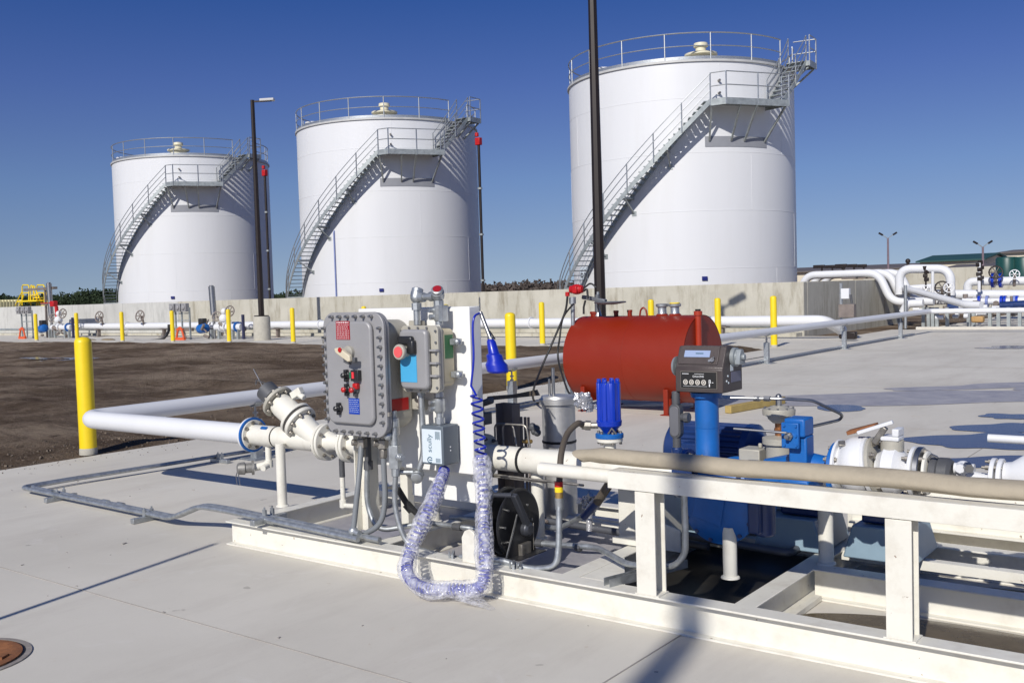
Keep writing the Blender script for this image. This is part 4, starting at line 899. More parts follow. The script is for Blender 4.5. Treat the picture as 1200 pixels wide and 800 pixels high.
for k in range(8):
    q = 2*math.pi*(k*12+3)/96; b.obox((AXX+.053*math.cos(q), YP+.053*math.sin(q), 1.068), .018, .022, .02, q)
b.build('castellation', bluer, ae, bevel=.004)
b = MB().cyl((AXX-.05, YP-.03, .83), (AXX-.10, YP-.06, .83), .017, n=8).cyl((AXX-.085, YP-.05, .83), (AXX-.11, YP-.065, .832), .026, n=8).cyl((AXX-.10, YP-.06, .83), (AXX-.125, YP-.075, .832), .022, n=8); b.build('side_fitting', boltm, ae)
# hose and galvanised drop with coloured band
hs_ = thing('pump_wiring_hose', 'grey brown hose from the blue canister to a pipe with red and yellow band', 'hose', (-2.9, 4.15, .16))
q = V((AXX-.12, YP-.072, .832))
MB().tube(resample([q, P(677, 496, Y=4.44), P(665, 508, Y=4.36), P(658, 530, Y=4.25), P(656, 555, Y=4.18), P(655, 575, Y=4.15)], 30), .0165, 14).build('hose', hosem, hs_)
q = P(655, 576, Y=4.15)
b = MB().lathe(q-V((0, 0, .03)), (0, 0, 1), [(0, .021), (.06, .021)], 16); b.build('swivel', brass, hs_)
MB().lathe(q+V((0, 0, .0)), (0, 0, 1), [(0, .0215), (.026, .0215)], 16).build('yellow_band', yellow, hs_); MB().lathe(q+V((0, 0, .027)), (0, 0, 1), [(0, .0217), (.025, .0217)], 16).build('red_band', red, hs_)
MB().tube([q-V((0, 0, .03)), P(655, 640, Y=4.12), P(652, 664, Y=4.1), P(620, 667, Y=4.08), P(586, 655, Y=4.05), P(540, 652, Y=4.05)], .0165, 14, .07, 8).cyl(q-V((0, 0, .09)), q-V((0, 0, .03)), .022, n=12).build('pipe', galv, hs_)
q = P(610, 664, Y=4.06); cl = MB().obox(q+V((0, .0, -.01)), .012, .1, .05, .6).cyl(q+V((0, -.03, .0)), q+V((0, -.03, .03)), .005).build('clamp', galv, hs_)
def run(name, label, px, r, m_, fil=.06, extra=None, cat='conduit'):
    pts = [P(a, b_, Y=c) for a, b_, c in px]; t = thing(name, label, cat, pts[0]); MB().tube(pts, r, 12, fil).build('tube', m_, t)
    for (a, b_, c, l) in (extra or []): q = P(a, b_, Y=c); MB().cyl(q-V((l, 0, 0)), q+V((l, 0, 0)), r*1.35, n=10).build('coupling', greyd, t)
    return t
run('cable_conduit', 'grey conduit wandering from the reel to the rail post, nearest the front beam', [(628, 636, 4.35), (700, 641, 4.35), (735, 661, 4.2), (760, 663, 4.15), (790, 664, 4.12), (803, 650, 4.12), (803, 615, 4.12), (802, 590, 4.12), (801, 555, 4.12)], .0155, galv, .06, [(632, 636, 4.35, .02), (678, 641, 4.35, .015)])
run('cable_conduit', 'dark capped conduit rising behind the reel to the underside of the rail', [(560, 604, 4.7), (610, 614, 4.7), (655, 619, 4.6), (688, 602, 4.5), (705, 580, 4.45), (716, 564, 4.4)], .0155, galv, .06)
t = run('black_flexible_hose', 'short black flexible hose sloping under the rail at its left end', [(684, 605, 4.5), (700, 588, 4.45), (715, 566, 4.4)], .021, MATS['navy_enamel'], .05, None, 'hose'); MB().cyl(P(700, 588, Y=4.45), P(716, 564, Y=4.4), .024).build('sleeve', hosem, t)
run('ground_conduit', 'galvanised conduit lying low in the middle of the skid behind the bubble wrap', [(500, 612, 4.5), (540, 617, 4.5), (575, 622, 4.55), (620, 630, 4.7)], .016, galv, .05, [(536, 617, 4.5, .03)])
run('ground_conduit', 'short pale galvanised conduit behind the wrapped cord', [(528, 606, 4.75), (545, 607, 4.75), (590, 612, 4.8)], .017, galv, .05)
b = run('lower_front_conduit', 'galvanised conduit clamped along the front beam between the lifting eye and the reel', [(505, 650, 4.06), (545, 655, 4.06), (600, 661, 4.06)], .0155, galv, .05)
for px, py in ((531, 652), (602, 664)): q = P(px, py, Y=4.04); MB().obox(q, .012, .09, .05, .6).cyl(q+V((0, -.03, 0)), q+V((0, -.03, .035)), .005).build('clamp', galv, b)

# ------------------------------------------------------------------ positive displacement meter
me_ = thing('flow_meter', 'big blue flow meter with a tall column, standing behind the cream guard rail', 'flow meter', (-2.17, 4.5, .35))
MX, MY = -2.19, 4.50
MB().lathe((-2.13, 4.40, .50), (0, 1, 0), [(0, .11), (.015, .15), (.03, .175), (.04, .195), (.07, .195), (.071, .187), (.09, .182), (.25, .182), (.27, .195), (.30, .195), (.33, .14)], 44).build('housing', blue, me_)
b = MB()
for k in range(14): q = 2*math.pi*k/14; c = V((-2.13+.179*math.cos(q), 4.438, .50+.179*math.sin(q))); b.cyl(c, c-V((0, .014, 0)), .011, n=6)
b.build('cover_bolt', blued, me_)
MB().prism([(-.09, -.06), (.06, -.1), (.09, .06), (-.06, .09)], (-2.16, 4.399, .5), (1, 0, 0), (0, 0, 1), 0, .008).build('cover_boss', blue, me_, bevel=.004)
MB().cyl((-2.34, YP, ZP0), (-2.26, YP, ZP0), .1, .09).cyl((-1.92, YP, ZP0+.03), (-1.80, YP, ZP0+.06), .09).build('nozzle', blue, me_)
MB().flange((-2.36, YP, ZP0+.01), (1, 0, 0), .125, .022, 8).build('flange', [blue, boltm], me_); MB().flange((-2.39, YP, ZP0+.01), (1, 0, 0), .125, .022, 0).build('flange', [white, boltm], me_)
MB().lathe((MX-.02, MY, .66), (0, 0, 1), [(0, .115), (.03, .115), (.034, .085), (.05, .062), (.06, .058), (.2, .058), (.201, .0565), (.203, .058), (.35, .058), (.352, .075), (.375, .078), (.38, .06)], 36).build('column', blue, me_)
b = MB().obox((-1.94, 4.5, .48), .06, .18, .2).cyl((-1.92, 4.5, .36), (-1.92, 4.5, .58), .05); b.build('end_boss', blued, me_, bevel=.012)
MB().cyl((MX-.02, MY-.05, .72), (MX-.02, MY-.065, .73), .008).build('grease_nipple', chrome, me_)
# register head
rg = thing('meter_register', 'dark brown counter head reading gallons on top of the blue column', 'counter', (-2.185, 4.45, 1.04))
x0, x1, y0, y1, z0, z1 = -2.315, -2.065, 4.38, 4.60, 1.045, 1.265
prof = [(y0, z0), (y1, z0), (y1, z0+.125), (y1-.02, z1-.05), (y1-.07, z1-.012), (y1-.12, z1), (y0+.05, z1), (y0+.008, z0+.128), (y0+.008, z0+.118), (y0, z0+.112)]
MB().prism([(a-y0, b_-z0) for a, b_ in prof], (x0, y0, z0), (0, 1, 0), (0, 0, 1), 0, x1-x0).build('case', brown, rg, bevel=.006)
MB().rrect(x0+.028, x1-.028, z0+.018, z0+.103, .004, y0-.003, y0+.001).build('bezel', mat('bezel_grey', rgb(104, 98, 92), .4), rg, bevel=.001)
fc_ = MB().box(x0+.032, x1-.032, y0-.0045, y0-.0031, z0+.022, z0+.099).build('counter_face', mat('face_black', (.018, .017, .016), .35), rg)
cxm = (x0+x1)/2
text('lettering', 'GALLONS', .0135, whiteink, fc_, (cxm, y0-.006, z0+.078), (1, 0, 0), (0, 0, 1), .0003)
b = MB(); b.box(x0+.04, x0+.075, y0-.0058, y0-.0046, z0+.089, z0+.0915).box(cxm-.02, cxm+.03, y0-.0058, y0-.0046, z0+.0895, z0+.091).box(x0+.045, x1-.08, y0-.0058, y0-.0046, z0+.0305, z0+.0315).build('fine_print', whiteink, fc_)
for k in range(5):
    xx = cxm-.068+.032*k
    if k < 4:
        w_ = MB().lathe((xx, y0-.0046, z0+.050), (0, -1, 0), [(0, .0125), (.001, .0125)], 20); w_.v = [V((v.x, v.y, z0+.05+(v.z-z0-.05)*1.05)) for v in w_.v]; wd = w_.build('digit_window', mat('window_ring', rgb(196, 190, 180), .4), fc_)
        text('digit', '0', .026, MATS['face_black'], wd, (xx, y0-.0062, z0+.0495), (1, 0, 0), (0, 0, 1), .0004)
    else:
        wd = MB().box(xx-.009, xx+.009, y0-.0056, y0-.0046, z0+.034, z0+.068).build('digit_window', MATS['face_black'], fc_); text('digit', '8', .026, whiteink, wd, (xx, y0-.0062, z0+.054), (1, 0, 0), (0, 0, 1), .0004)
        MB().box(xx-.004, xx+.001, y0-.0066, y0-.0057, z0+.03, z0+.044).box(xx+.011, xx+.019, y0-.0066, y0-.0045, z0+.049, z0+.0515).build('pointer', whiteink, wd)
# sloping upper face window
sa, sb = V((0, y0+.008, z0+.128)), V((0, y0+.05, z1)); sd = (sb-sa).normalized(); nn = V((0, -sd.z, sd.y))
def slab(a0, a1, t0, t1, h0, h1): return [V((x, 0, 0))+sa+sd*t+nn*h for x in (a0, a1) for t in (t0, t1) for h in (h0, h1)]
BF = [(0, 1, 3, 2), (4, 6, 7, 5), (0, 4, 5, 1), (2, 3, 7, 6), (0, 2, 6, 4), (1, 5, 7, 3)]
MB().add(slab(x0+.012, x1-.03, .006, .102, .0005, .006), BF).build('printer_lid', brown, rg, bevel=.003)
wn = MB().add(slab(x0+.04, x1-.075, .042, .076, .0065, .0085), BF).build('display_window', glassd, rg)
MB().add(slab(cxm-.025, cxm+.015, .058, .063, .0088, .0094), BF).build('display_print', ink, wn)
q = sa+sd*.026+nn*.006+V((x1-.055, 0, 0)); MB().cyl(q, q+nn*.012, .011, n=12).cyl(q+V((-.016, 0, -.003)), q+V((-.016, 0, -.003))+nn*.008, .007, n=10).bar(q+nn*.01, q+nn*.01+V((.01, 0, .016)), .006, .006).build('lock', chrome, rg)
MB().lathe((x1+.001, y0+.12, z0+.165), (1, 0, 0), [(0, .046), (.018, .046), (.02, .034), (.028, .034)], 28).build('knob_dial', mat('knob_grey', rgb(150, 156, 158), .4, .3), rg)
MB().prism([(-.034, -.035), (.034, -.035), (.03, .01), (.012, .038), (-.012, .038), (-.03, .01)], (x1+.02, y0+.12, z0+.165), (0, 1, 0), (0, 0, 1), 0, .028).cyl((x1+.045, y0+.12, z0+.165), (x1+.062, y0+.12, z0+.165), .016, n=8).build('knob', mat('knob_grey', None), rg, bevel=.004)
MB().cyl((x1+.05, y0+.12, z0+.15), (x1+.15, y0+.13, z0+.168), .0025, n=6).build('reset_lever', greyd, rg)
MB().box(x1+.0005, x1+.002, y0+.09, y0+.20, z0+.045, z0+.095).build('side_plate', mat('plate_purple_grey', rgb(100, 100, 122), .35), rg)
b = MB()
for y, z in ((.04, .055), (.055, .078), (.06, .045)): b.cyl((x1, y0+y, z0+z), (x1+.003, y0+y, z0+z), .005, n=8)
b.box(x1+.0005, x1+.0015, y0+.085, y0+.115, z0+.1, z0+.13); b.build('side_screw', paper, rg)
b = MB().lathe((x0-.03, y0+.06, z0+.12), (1, 0, 0), [(0, .045), (.012, .05), (.016, .035)], 26).cyl((x0-.016, y0+.06, z0+.12), (x0, y0+.06, z0+.12), .02); b.build('left_dial', mat('knob_grey', None), rg)
MB().cyl((x0-.034, y0+.045, z0+.13), (x0-.03, y0+.045, z0+.13), .02).build('dial_mark', red, rg)
# conduit body left of the column
cb = thing('conduit_fitting', 'dark grey conduit body with an oval cover hanging left of the blue column', 'conduit', (-2.33, 4.42, .63))
q = V((-2.325, 4.42, .9)); b = MB().prism(rr(-.03, .03, -.085, .085, .029, 8), q, (1, 0, 0), (0, 0, 1), 0, .04).cyl(q+V((0, -.02, .08)), q+V((0, -.02, .145)), .02).cyl(q+V((0, -.02, -.14)), q+V((0, -.02, -.08)), .02).cyl(q+V((.03, -.02, .02)), q+V((.075, -.03, .02)), .02, n=10).cyl(q+V((.05, -.03, .02)), q+V((.075, -.03, .02)), .026, n=10); b.build('body', greyd, cb, bevel=.004)
MB().prism(rr(-.024, .024, -.074, .074, .0235, 8), q+V((0, -.0405, 0)), (1, 0, 0), (0, 0, 1), 0, .004).build('cover', mat('oval_cover', rgb(116, 116, 120), .4, .3), cb, bevel=.0015)
b = MB().cyl(q+V((0, -.02, -.16)), q+V((0, -.02, -.13)), .028, n=8).cyl(q+V((0, -.02, -.20)), q+V((0, -.02, -.165)), .03, n=8).obox(q+V((.02, 0, -.25)), .1, .08, .09, .3).cyl(q+V((0, -.02, -.3)), q+V((0, -.02, -.2)), .024); b.build('lower_union', blued, cb, bevel=.005)
# motor and pump behind
mo = thing('pump_motor', 'dark navy ribbed electric motor partly hidden behind the blue column', 'motor', (-2.3, 5.3, .45))
c = V((-2.75, 5.32, .60)); poly = []
for k in range(120): q = 2*math.pi*k/120; r_ = .155+(.013 if k % 4 < 2 else 0); poly.append((r_*math.cos(q), r_*math.sin(q)))
MB().prism(poly, c, (0, 1, 0), (0, 0, 1), 0, .40).build('ribbed_body', blued, mo, ang=30)
MB().lathe(c-V((.09, 0, 0)), (1, 0, 0), [(0, .09), (.01, .14), (.03, .168), (.09, .17)], 32).build('end_bell', blued, mo)
MB().lathe(c+V((.40, 0, 0)), (1, 0, 0), [(0, .172), (.04, .17), (.06, .12), (.09, .1), (.2, .1)], 32).build('end_bell', blued, mo)
MB().obox(c+V((.6, 0, -.02)), .16, .24, .26).build('pump_casing', blued, mo, bevel=.01)
MB().box(c.x+.1, c.x+.26, c.y-.26, c.y-.16, c.z-.05, c.z+.08).build('terminal_box', blued, mo, bevel=.008)
MB().box(c.x-.02, c.x+.75, c.y-.14, c.y+.14, .33, .44).build('foot', slate, mo, bevel=.01)
mb2 = thing('pump_plinths', 'slate blue plinths with angled sides on the skid behind the rail', 'plinth', (-2.3, 5.3, .15))
for xx, w_ in ((-3.0, .62), (-2.2, .34), (-1.72, .32)): MB().prism([(-.02, 0), (w_+.02, 0), (w_-.03, .17), (.03, .17)], (xx, 5.05, .155), (1, 0, 0), (0, 0, 1), -.42, 0).build('plinth', slate, mb2, bevel=.008)
for xx in (-1.99, -1.56): MB().box(xx-.1, xx+.14, 5.1, 5.42, .33, .5).cyl((xx-.1, 5.25, .5), (xx+.12, 5.25, .5), .09).build('gear_case', blued, mb2, bevel=.015)
sp = MB().prism([(0, 0), (.42, .0), (.42, .12), (.30, .15), (.15, .06), (0, .035)], (-2.9, 4.72, .155), (1, 0, 0), (0, 0, 1), 0, .012).box(-2.9, -2.62, 4.78, 5.0, .155, .46); meta(sp.build('saddle_plate', cream, bevel=.004), 'curved cream saddle plate and block behind the left rail post', 'bracket')
# long low pipes crossing behind
for (a, b_, lb) in (((560, 597, 5.0), (830, 640, 5.0), 'dark low pipe crossing behind the reel and the left rail post'), ((800, 626, 4.95), (925, 648, 4.95), 'grey low pipe elbowing up under the blue meter')):
    pts = [P(a[0], a[1], Y=a[2]), P(b_[0], b_[1], Y=b_[2])]
    if b_[0] > 900: pts.append(P(960, 628, Y=5.4))
    t = thing('low_pipe', lb, 'pipe', pts[0]); MB().tube(pts, .022, 12, .05).build('tube', mat('low_pipe_grey', rgb(92, 94, 100), .45, .4), t)
b = MB().tube([P(640, 603, Y=5.15), P(860, 640, Y=5.15)], .02, 12); meta(b.build('cream_tube', cream), 'cream tube crossing low behind the reel beside the dark pipe', 'pipe')
# regulator valve
rv = thing('regulator_valve', 'grey dished regulator on a copper neck left of the blue block valve', 'regulator', (-1.9, 4.8, .6))
q = P(913, 500, Y=4.72); x, y = q.x, 4.72
MB().lathe((x, y, .60), (0, 0, 1), [(0, .065), (.17, .065), (.17, .082), (.2, .082), (.205, .05), (.21, .03)], 32).build('lower_body', greyl, rv)
MB().lathe((x, y, .81), (0, 0, 1), [(0, .02), (.075, .02)], 16).cyl((x, y, .83), (x, y, .845), .026, n=6).build('copper_neck', copper, rv)
MB().lathe((x, y, .872), (0, 0, 1), [(0, .03), (.02, .052), (.035, .058), (.04, .078), (.062, .08), (.07, .078), (.075, .05), (.085, .03)], 32).build('dish', greyl, rv)
b = MB()
for k in range(10): a = 2*math.pi*k/10; b.cyl((x+.07*math.cos(a), y+.07*math.sin(a), .925), (x+.07*math.cos(a), y+.07*math.sin(a), .95), .006, n=6)
b.cyl((x, y, .95), (x, y, .985), .016, n=8).sph((x, y, 1.0), .016, 10, 6); b.build('bolt', chrome, rv)
MB().box(x-.19, x-.08, y-.06, y+.06, .6, .74).cyl((x-.1, y, .74), (x-.1, y, .765), .01).build('side_box', greyl, rv, bevel=.006)
bk = thing('block_valve', 'blue square block valve with a four bolt cover right of the meter column', 'valve', (-1.78, YP, .6))
bx0, bx1 = P(919, 520, Y=4.44).x, P(943, 520, Y=4.44).x
MB().box(bx0, bx1, 4.44, 4.56, .85, .935).box(bx0+.012, bx1, 4.46, 4.56, .64, .852).box(bx0-.02, bx1+.02, 4.42, 4.62, .60, .655).build('body', blue, bk, bevel=.008)
MB().box(bx0-.004, bx0+.078, 4.415, 4.439, .80, .918).build('cover_plate', blue, bk, bevel=.004)
b = MB()
for dx in (.012, .068):
    for z in (.815, .86, .905): b.cyl((bx0+dx, 4.415, z), (bx0+dx, 4.407, z), .006, n=6)
b.build('cover_bolt', blue, bk)
MB().cyl((bx0+.035, 4.416, .858), (bx0+.035, 4.40, .858), .02, n=6).cyl((bx0+.035, 4.40, .858), (bx0+.035, 4.375, .858), .01, n=8).build('port_nut', chrome, bk)
b = MB().lathe((bx1-.01, YP, .69), (1, 0, 0), [(0, .07), (.05, .062), (.09, .062)], 28).flange((bx1+.10, YP, .69), (1, 0, 0), .128, .022, 8, .015, .02); b.build('flange', [blue, boltm], bk)
MB().tube([P(856, 466, Y=4.45), P(915, 467, Y=4.5), P(952, 469, Y=4.6), P(988, 486, Y=4.75), P(984, 492, Y=4.8), P(945, 501, Y=4.6)], .0075, 10, .03).build('tubing', chrome, bk)
b = MB()
for px in (887, 899): q = P(px, 467, Y=4.48); b.cyl(q-V((.015, 0, 0)), q+V((.015, 0, 0)), .013, n=6)
b.build('tube_union', chrome, bk)
MB().tube([P(860, 502, Y=4.36), P(922, 507, Y=4.375)], .006, 10).build('tubing', chrome, bk)
# white check valve, ball valve, flange and cap to the right
cz = .71
ck = thing('check_valve', 'white bulbous check valve between the blue flange and the ball valve', 'valve', (-1.5, YP, .6))
X_ = lambda px: P(px, 540, Y=YP).x
xs = X_(984)
MB().flange((xs, YP, cz), (1, 0, 0), .122, .014, 0).build('flange', [white, boltm], ck)
MB().lathe((xs+.006, YP, cz+.01), (1, 0, 0), [(0, .085), (.01, .09), (.03, .115), (.06, .13), (.10, .132), (.13, .115)], 32).build('body', white, ck)
xf = xs+.145; tilt = V((1, 0, .18)).normalized()
MB().flange((xf, YP, cz+.01), tilt, .135, .018, 0).build('flange', [white, boltm], ck); MB().flange((xf+.021, YP, cz+.01), tilt, .133, .016, 8, .015, .022).build('flange', [greyl, boltm], ck)
q = V((xs+.035, YP-.07, cz+.115)); MB().obox(q, .03, .03, .012, .4, .6).build('cast_mark', boltm, ck, bevel=.003)
q = V((xs+.05, YP+.02, cz+.145)); MB().obox(q+V((.05, 0, .03)), .13, .08, .018, .1, 0, -.3).build('rusty_plate', rust, ck, bevel=.002)
MB().bar(q+V((.05, -.07, .02)), q+V((.20, -.05, .075)), .03, .016).build('lever', white, ck, bevel=.003)
bv = thing('ball_valve', 'white ball valve with a bracket head left of the bright steel flange', 'valve', (-1.25, YP, .6)); xs2 = xf+.032
MB().lathe((xs2, YP, cz), (1, 0, 0), [(0, .075), (.01, .08), (.035, .108), (.085, .108), (.11, .08), (.13, .06), (.15, .06)], 32).build('body', white, bv)
MB().cyl((xs2+.06, YP, cz+.09), (xs2+.06, YP, cz+.135), .05).build('stem_base', greyl, bv)
MB().box(xs2+.02, xs2+.1, YP-.045, YP+.045, cz+.135, cz+.155).box(xs2+.07, xs2+.1, YP-.045, YP+.045, cz+.155, cz+.19).build('bracket_head', white, bv, bevel=.005)
MB().bar((xs2-.01, YP-.03, cz+.12), (xs2+.04, YP-.03, cz+.195), .03, .026).build('latch', boltm, bv, bevel=.004)
MB().flange((xs2+.155, YP, cz), (1, 0, 0), .112, .018, 6, .012, .03).build('flange', [white, boltm], bv)
pfx = xs2+.18; MB().flange((pfx, YP, cz), (1, 0, 0), .112, .024, 6, .012, .022).build('bright_flange', [chrome, boltm], bv)
MB().flange((pfx+.03, YP, cz), (1, 0, 0), .095, .014, 0).build('back_flange', [cream, boltm], bv)
dc = thing('dust_cap', 'dark grey drum shaped cap right of the bright steel flange', 'cap', (pfx+.12, YP, cz-.08))
MB().lathe((pfx+.038, YP, cz), (1, 0, 0), [(0, .05), (.008, .07), (.035, .072), (.038, .068), (.042, .072), (.08, .072), (.095, .06), (.097, 0)], 32).build('cap', greyd, dc)
MB().tube([(pfx+.04, YP-.04, cz+.065), (pfx+.06, YP-.05, cz+.09), (pfx+.08, YP-.04, cz+.078)], .006, 8).build('cam_arm', chrome, dc)
pfx -= .06
sv = thing('small_outlet_pipe', 'thin white pipe with small valve and paired flanges at the right edge', 'pipe', (-.9, YP, .7))
MB().sph((pfx+.235, YP, cz+.03), .035, 14, 9).cyl((pfx+.2, YP, cz+.03), (pfx+.28, YP, cz+.03), .024).cyl((pfx+.235, YP-.06, cz+.04), (pfx+.235, YP-.02, cz+.04), .02, n=8).build('small_valve', [white], sv)
MB().cyl((pfx+.26, YP-.04, cz+.05), (pfx+.275, YP-.07, cz+.045), .02, n=6).cyl((pfx+.22, YP-.05, cz-.03), (pfx+.3, YP-.05, cz-.02), .016, n=8).build('small_fitting', chrome, sv)
xq = P(1165, 545, Y=YP).x
MB().tube([(pfx+.25, YP, cz-.01), (xq, YP, cz-.02)], .034, 18).build('pipe', white, sv)
MB().flange((xq, YP, cz+.0), (1, 0, 0), .085, .018, 6, .011, .03).build('flange', [white, boltm], sv); MB().flange((xq+.028, YP, cz+.0), (1, 0, 0), .085, .018, 0).build('flange', [white, boltm], sv)
MB().lathe((xq+.04, YP, cz+.02), (1, 0, 0), [(0, .05), (.03, .055), (.08, .09), (.3, .09)], 24).build('reducer', white, sv)
a = P(1158, 513, Y=5.6); b = MB().cyl(a, a+V((1.5, 0, -.0)), .021); meta(b.build('overhead_tube', white), 'plain white tube entering from the right edge over the pad', 'pipe')
# ------------------------------------------------------------------ stainless vessel
sv_ = thing('stainless_vessel', 'upright stainless steel filter vessel behind the cream pipe, left of the red tank', 'vessel', (-3.6, 5.2, 0))
q = P(654, 466, Y=5.2); vx, vy, vz = q.x, 5.2, q.z
MB().lathe((vx, vy, .12), (0, 0, 1), [(0, .105), (vz-.16, .105), (vz-.155, .122), (vz-.125, .122), (vz-.12, .112), (vz-.105, .105), (vz-.1, 0)], 36).build('shell', stainl, sv_)
MB().lathe((vx, vy, vz-.28), (0, 0, 1), [(0, .106), (.002, .109), (.014, .109), (.016, .106)], 36).build('band', black, sv_)
b = MB()
for dx in (-.05, -.02): b.cyl((vx+dx, vy-.02, vz-.02), (vx+dx, vy-.02, vz+.19 if dx > -.03 else vz+.12), .011 if dx > -.03 else .008)
b.build('top_tube', chrome, sv_)
for k, (px, py) in enumerate(((686, 470), (690, 590))):
    q = P(px, py, Y=4.98); b = MB(); r = random.Random(k)
    for i in range(26): b.obox(q+V((r.gauss(0, .024), r.gauss(0, .02), r.gauss(0, .026))), r.uniform(.02, .05), r.uniform(.015, .03), r.uniform(.015, .04), r.uniform(0, 3), r.uniform(0, 3), r.uniform(0, 3))
    if k: b.cyl(q-V((0, 0, .16)), q-V((0, 0, .02)), .02)
    else: b.cyl(q, q-V((.08, 0, -.01)), .012)
    b.build('wrapped_valve', mat('foil_wrap', (.6, .6, .62), .2, .6, bump=1, bscale=60, var=.3), sv_)
b = MB().box(vx-.29, vx-.16, 5.0, 5.01, .16, vz-.02).box(vx-.29, vx-.285, 4.93, 5.0, .16, vz-.02).box(vx-.165, vx-.16, 4.93, 5.0, .16, vz-.02); b.build('mounting_channel', mat('dark_channel', rgb(124, 114, 108), .5, .1, var=.3, dirt=.4, dirtcol=(.2, .16, .12), dscale=4), sv_)
b = MB()
for o_ in (0, .03, .055): b.tube([(vx-.13+o_, 4.98, vz-.1), (vx-.13+o_, 4.98, .3), (vx-.11+o_, 4.96, .2), (vx+.1, 4.9, .17)], .009, 8, .08)
b.build('tubing', MATS['dark_channel'], sv_)
q = P(628, 500, Y=4.95); b = MB()
for i in range(5): b.sph(q+V((rnd.uniform(-.03, .03), 0, rnd.uniform(-.04, .04))), .024, 8, 6)
b.build('fitting_cluster', greyd, sv_); MB().cyl(P(613, 517, Y=4.95), P(623, 517, Y=4.95), .012).build('brass_handle', brass, sv_)
b = MB().prism([(-.32, 0), (.1, .05), (.08, .085), (-.1, .05), (-.3, .03)], (vx-.13, 5.05, vz-.02), (1, 0, 0), (0, 0, 1), 0, .02); b.build('wooden_shim', hosem, sv_)
# ------------------------------------------------------------------ red fuel tank
RX0, RX1, RY, RZ, RRD = -7.30, -5.58, 11.3, .665, .545
rt = thing('red_fuel_tank', 'horizontal brick red cylindrical tank on short legs behind the meter', 'fuel tank', ((RX0+RX1)/2, RY, 0))
b = MB().lathe((RX0, RY, RZ), (1, 0, 0), [(0, RRD), (RX1-RX0, RRD)], 96)
b.f = b.f[:-2]; b.m = b.m[:-2]
b.lathe((RX0, RY, RZ), (1, 0, 0), [(.02, RRD-.006), (.01, .3), (0.005, 0)], 96).lathe((RX1, RY, RZ), (1, 0, 0), [(0, RRD), (.0, RRD-.008), (-.035, RRD-.01), (-.04, .3), (-.045, 0)], 96)
b.build('shell', reddull, rt)
b = MB().lathe((RX0+.86, RY, RZ), (1, 0, 0), [(0, RRD+.0005), (.004, RRD+.0035), (.008, RRD+.0005)], 96); b.build('weld_seam', reddull, rt)
for x in (RX0+.22, RX1-.3):
    for s_ in (-1, 1):
        MB().bar((x, RY+s_*.40, 0), (x, RY+s_*.40, .32), .09, .06, (1, 0, 0)).box(x-.07, x+.07, RY+s_*.4-.06, RY+s_*.4+.06, 0, .012).build('leg', reddull, rt, bevel=.004)
    MB().box(x-.045, x+.045, RY-.4, RY+.4, .12, .2).build('cross_saddle', reddull, rt)
def top(px): return P(px, 368, Y=RY).x
zt = RZ+RRD
for px, h, r in ((697, .06, .055), (722, .07, .03), (738, .075, .03), (818, .07, .03)): MB().cyl((top(px), RY, zt-.03), (top(px), RY, zt+h-.025), r, n=14).cyl((top(px), RY, zt+h-.03), (top(px), RY, zt+h), r*1.2, n=8).build('bung', reddull if px != 818 else bronze, rt)
x = top(754); MB().tube([(x-.055, RY, zt-.01), (x-.04, RY, zt+.07), (x, RY, zt+.105), (x+.04, RY, zt+.07), (x+.055, RY, zt-.01)], .012, 8, .02).build('lifting_ring', reddull, rt)
for k, px in enumerate((776, 791)):
    x = top(px); v_ = MB().lathe((x, RY, zt-.01), (0, 0, 1), [(0, .08), (.03, .06), (.04, .055), (.11, .055), (.12, .078), (.15, .08), (.155, .06)], 24).build('emergency_vent', galv, rt)
    MB().lathe((x, RY, zt-.012), (0, 0, 1), [(0, .09), (.03, .065)], 24).build('collar', reddull, v_)
    if k: MB().cyl((x, RY, zt+.145), (x, RY, zt+.157), .066).build('yellow_cap', yellow, v_)
b = MB().cyl((RX1+.02, RY-.16, .45), (RX1+.02, RY-.16, zt+.02), .04).cyl((RX1+.02, RY-.16, zt+.0), (RX1+.02, RY-.16, zt+.05), .052).cyl((RX1-.05, RY-.16, .95), (RX1+.02, RY-.16, .95), .035); b.build('sight_pipe', mat('bright_red_oxide', rgb(158, 50, 26), .4), rt)
x = P(701, 360, Y=RY).x; b = MB().lathe((x, RY, zt), (0, 0, 1), [(0, .05), (.06, .03), (.1, .02), (.32, .018)], 12).build('gauge_stem', galv, rt)
hp = thing('hand_wheel_pump', 'grey dished plate and levers on top of the red tank, left end', 'pump', (x, RY, zt+.1))
q = P(715, 355, Y=RY-.2); MB().lathe(q+V((.0, 0, -.02)), (0, 0, 1), [(0, .06), (.02, .2), (.03, .21), (.04, .2)], 28).build('plate', mat('pump_grey', rgb(110, 112, 116), .4, .4), hp)
MB().bar(P(683, 348, Y=RY-.15), P(710, 353, Y=RY-.15), .07, .05).cyl(P(700, 345, Y=RY-.15), P(700, 366, Y=RY-.15), .03).build('lever_arm', mat('pump_grey', None), hp, bevel=.01)
b = MB().tube([P(686, 352, Y=RY-.2), P(684, 360, Y=RY-.2), P(684, 368, Y=RY-.2)], .014, 8); b.build('link', black, hp)
ps_ = thing('transfer_pump', 'small red transfer pump on a galvanised pipe at the left end of the red tank', 'pump', tuple(P(672, 368, Y=RY-.3)))
c = P(676, 339, Y=RY-.3); MB().sph(c, .085, 16, 10, (1.15, .9, .8)).cyl(c-V((.1, 0, 0)), c+V((.09, 0, 0)), .05).box(c.x-.02, c.x+.05, c.y-.09, c.y-.05, c.z-.05, c.z+.04).build('body', red, ps_, bevel=.01)
MB().cyl(P(672, 400, Y=RY-.3), P(671, 350, Y=RY-.3), .028).lathe(P(671, 356, Y=RY-.3), (0, 0, 1), [(0, .045), (.09, .045)], 14).build('riser', galv, ps_)
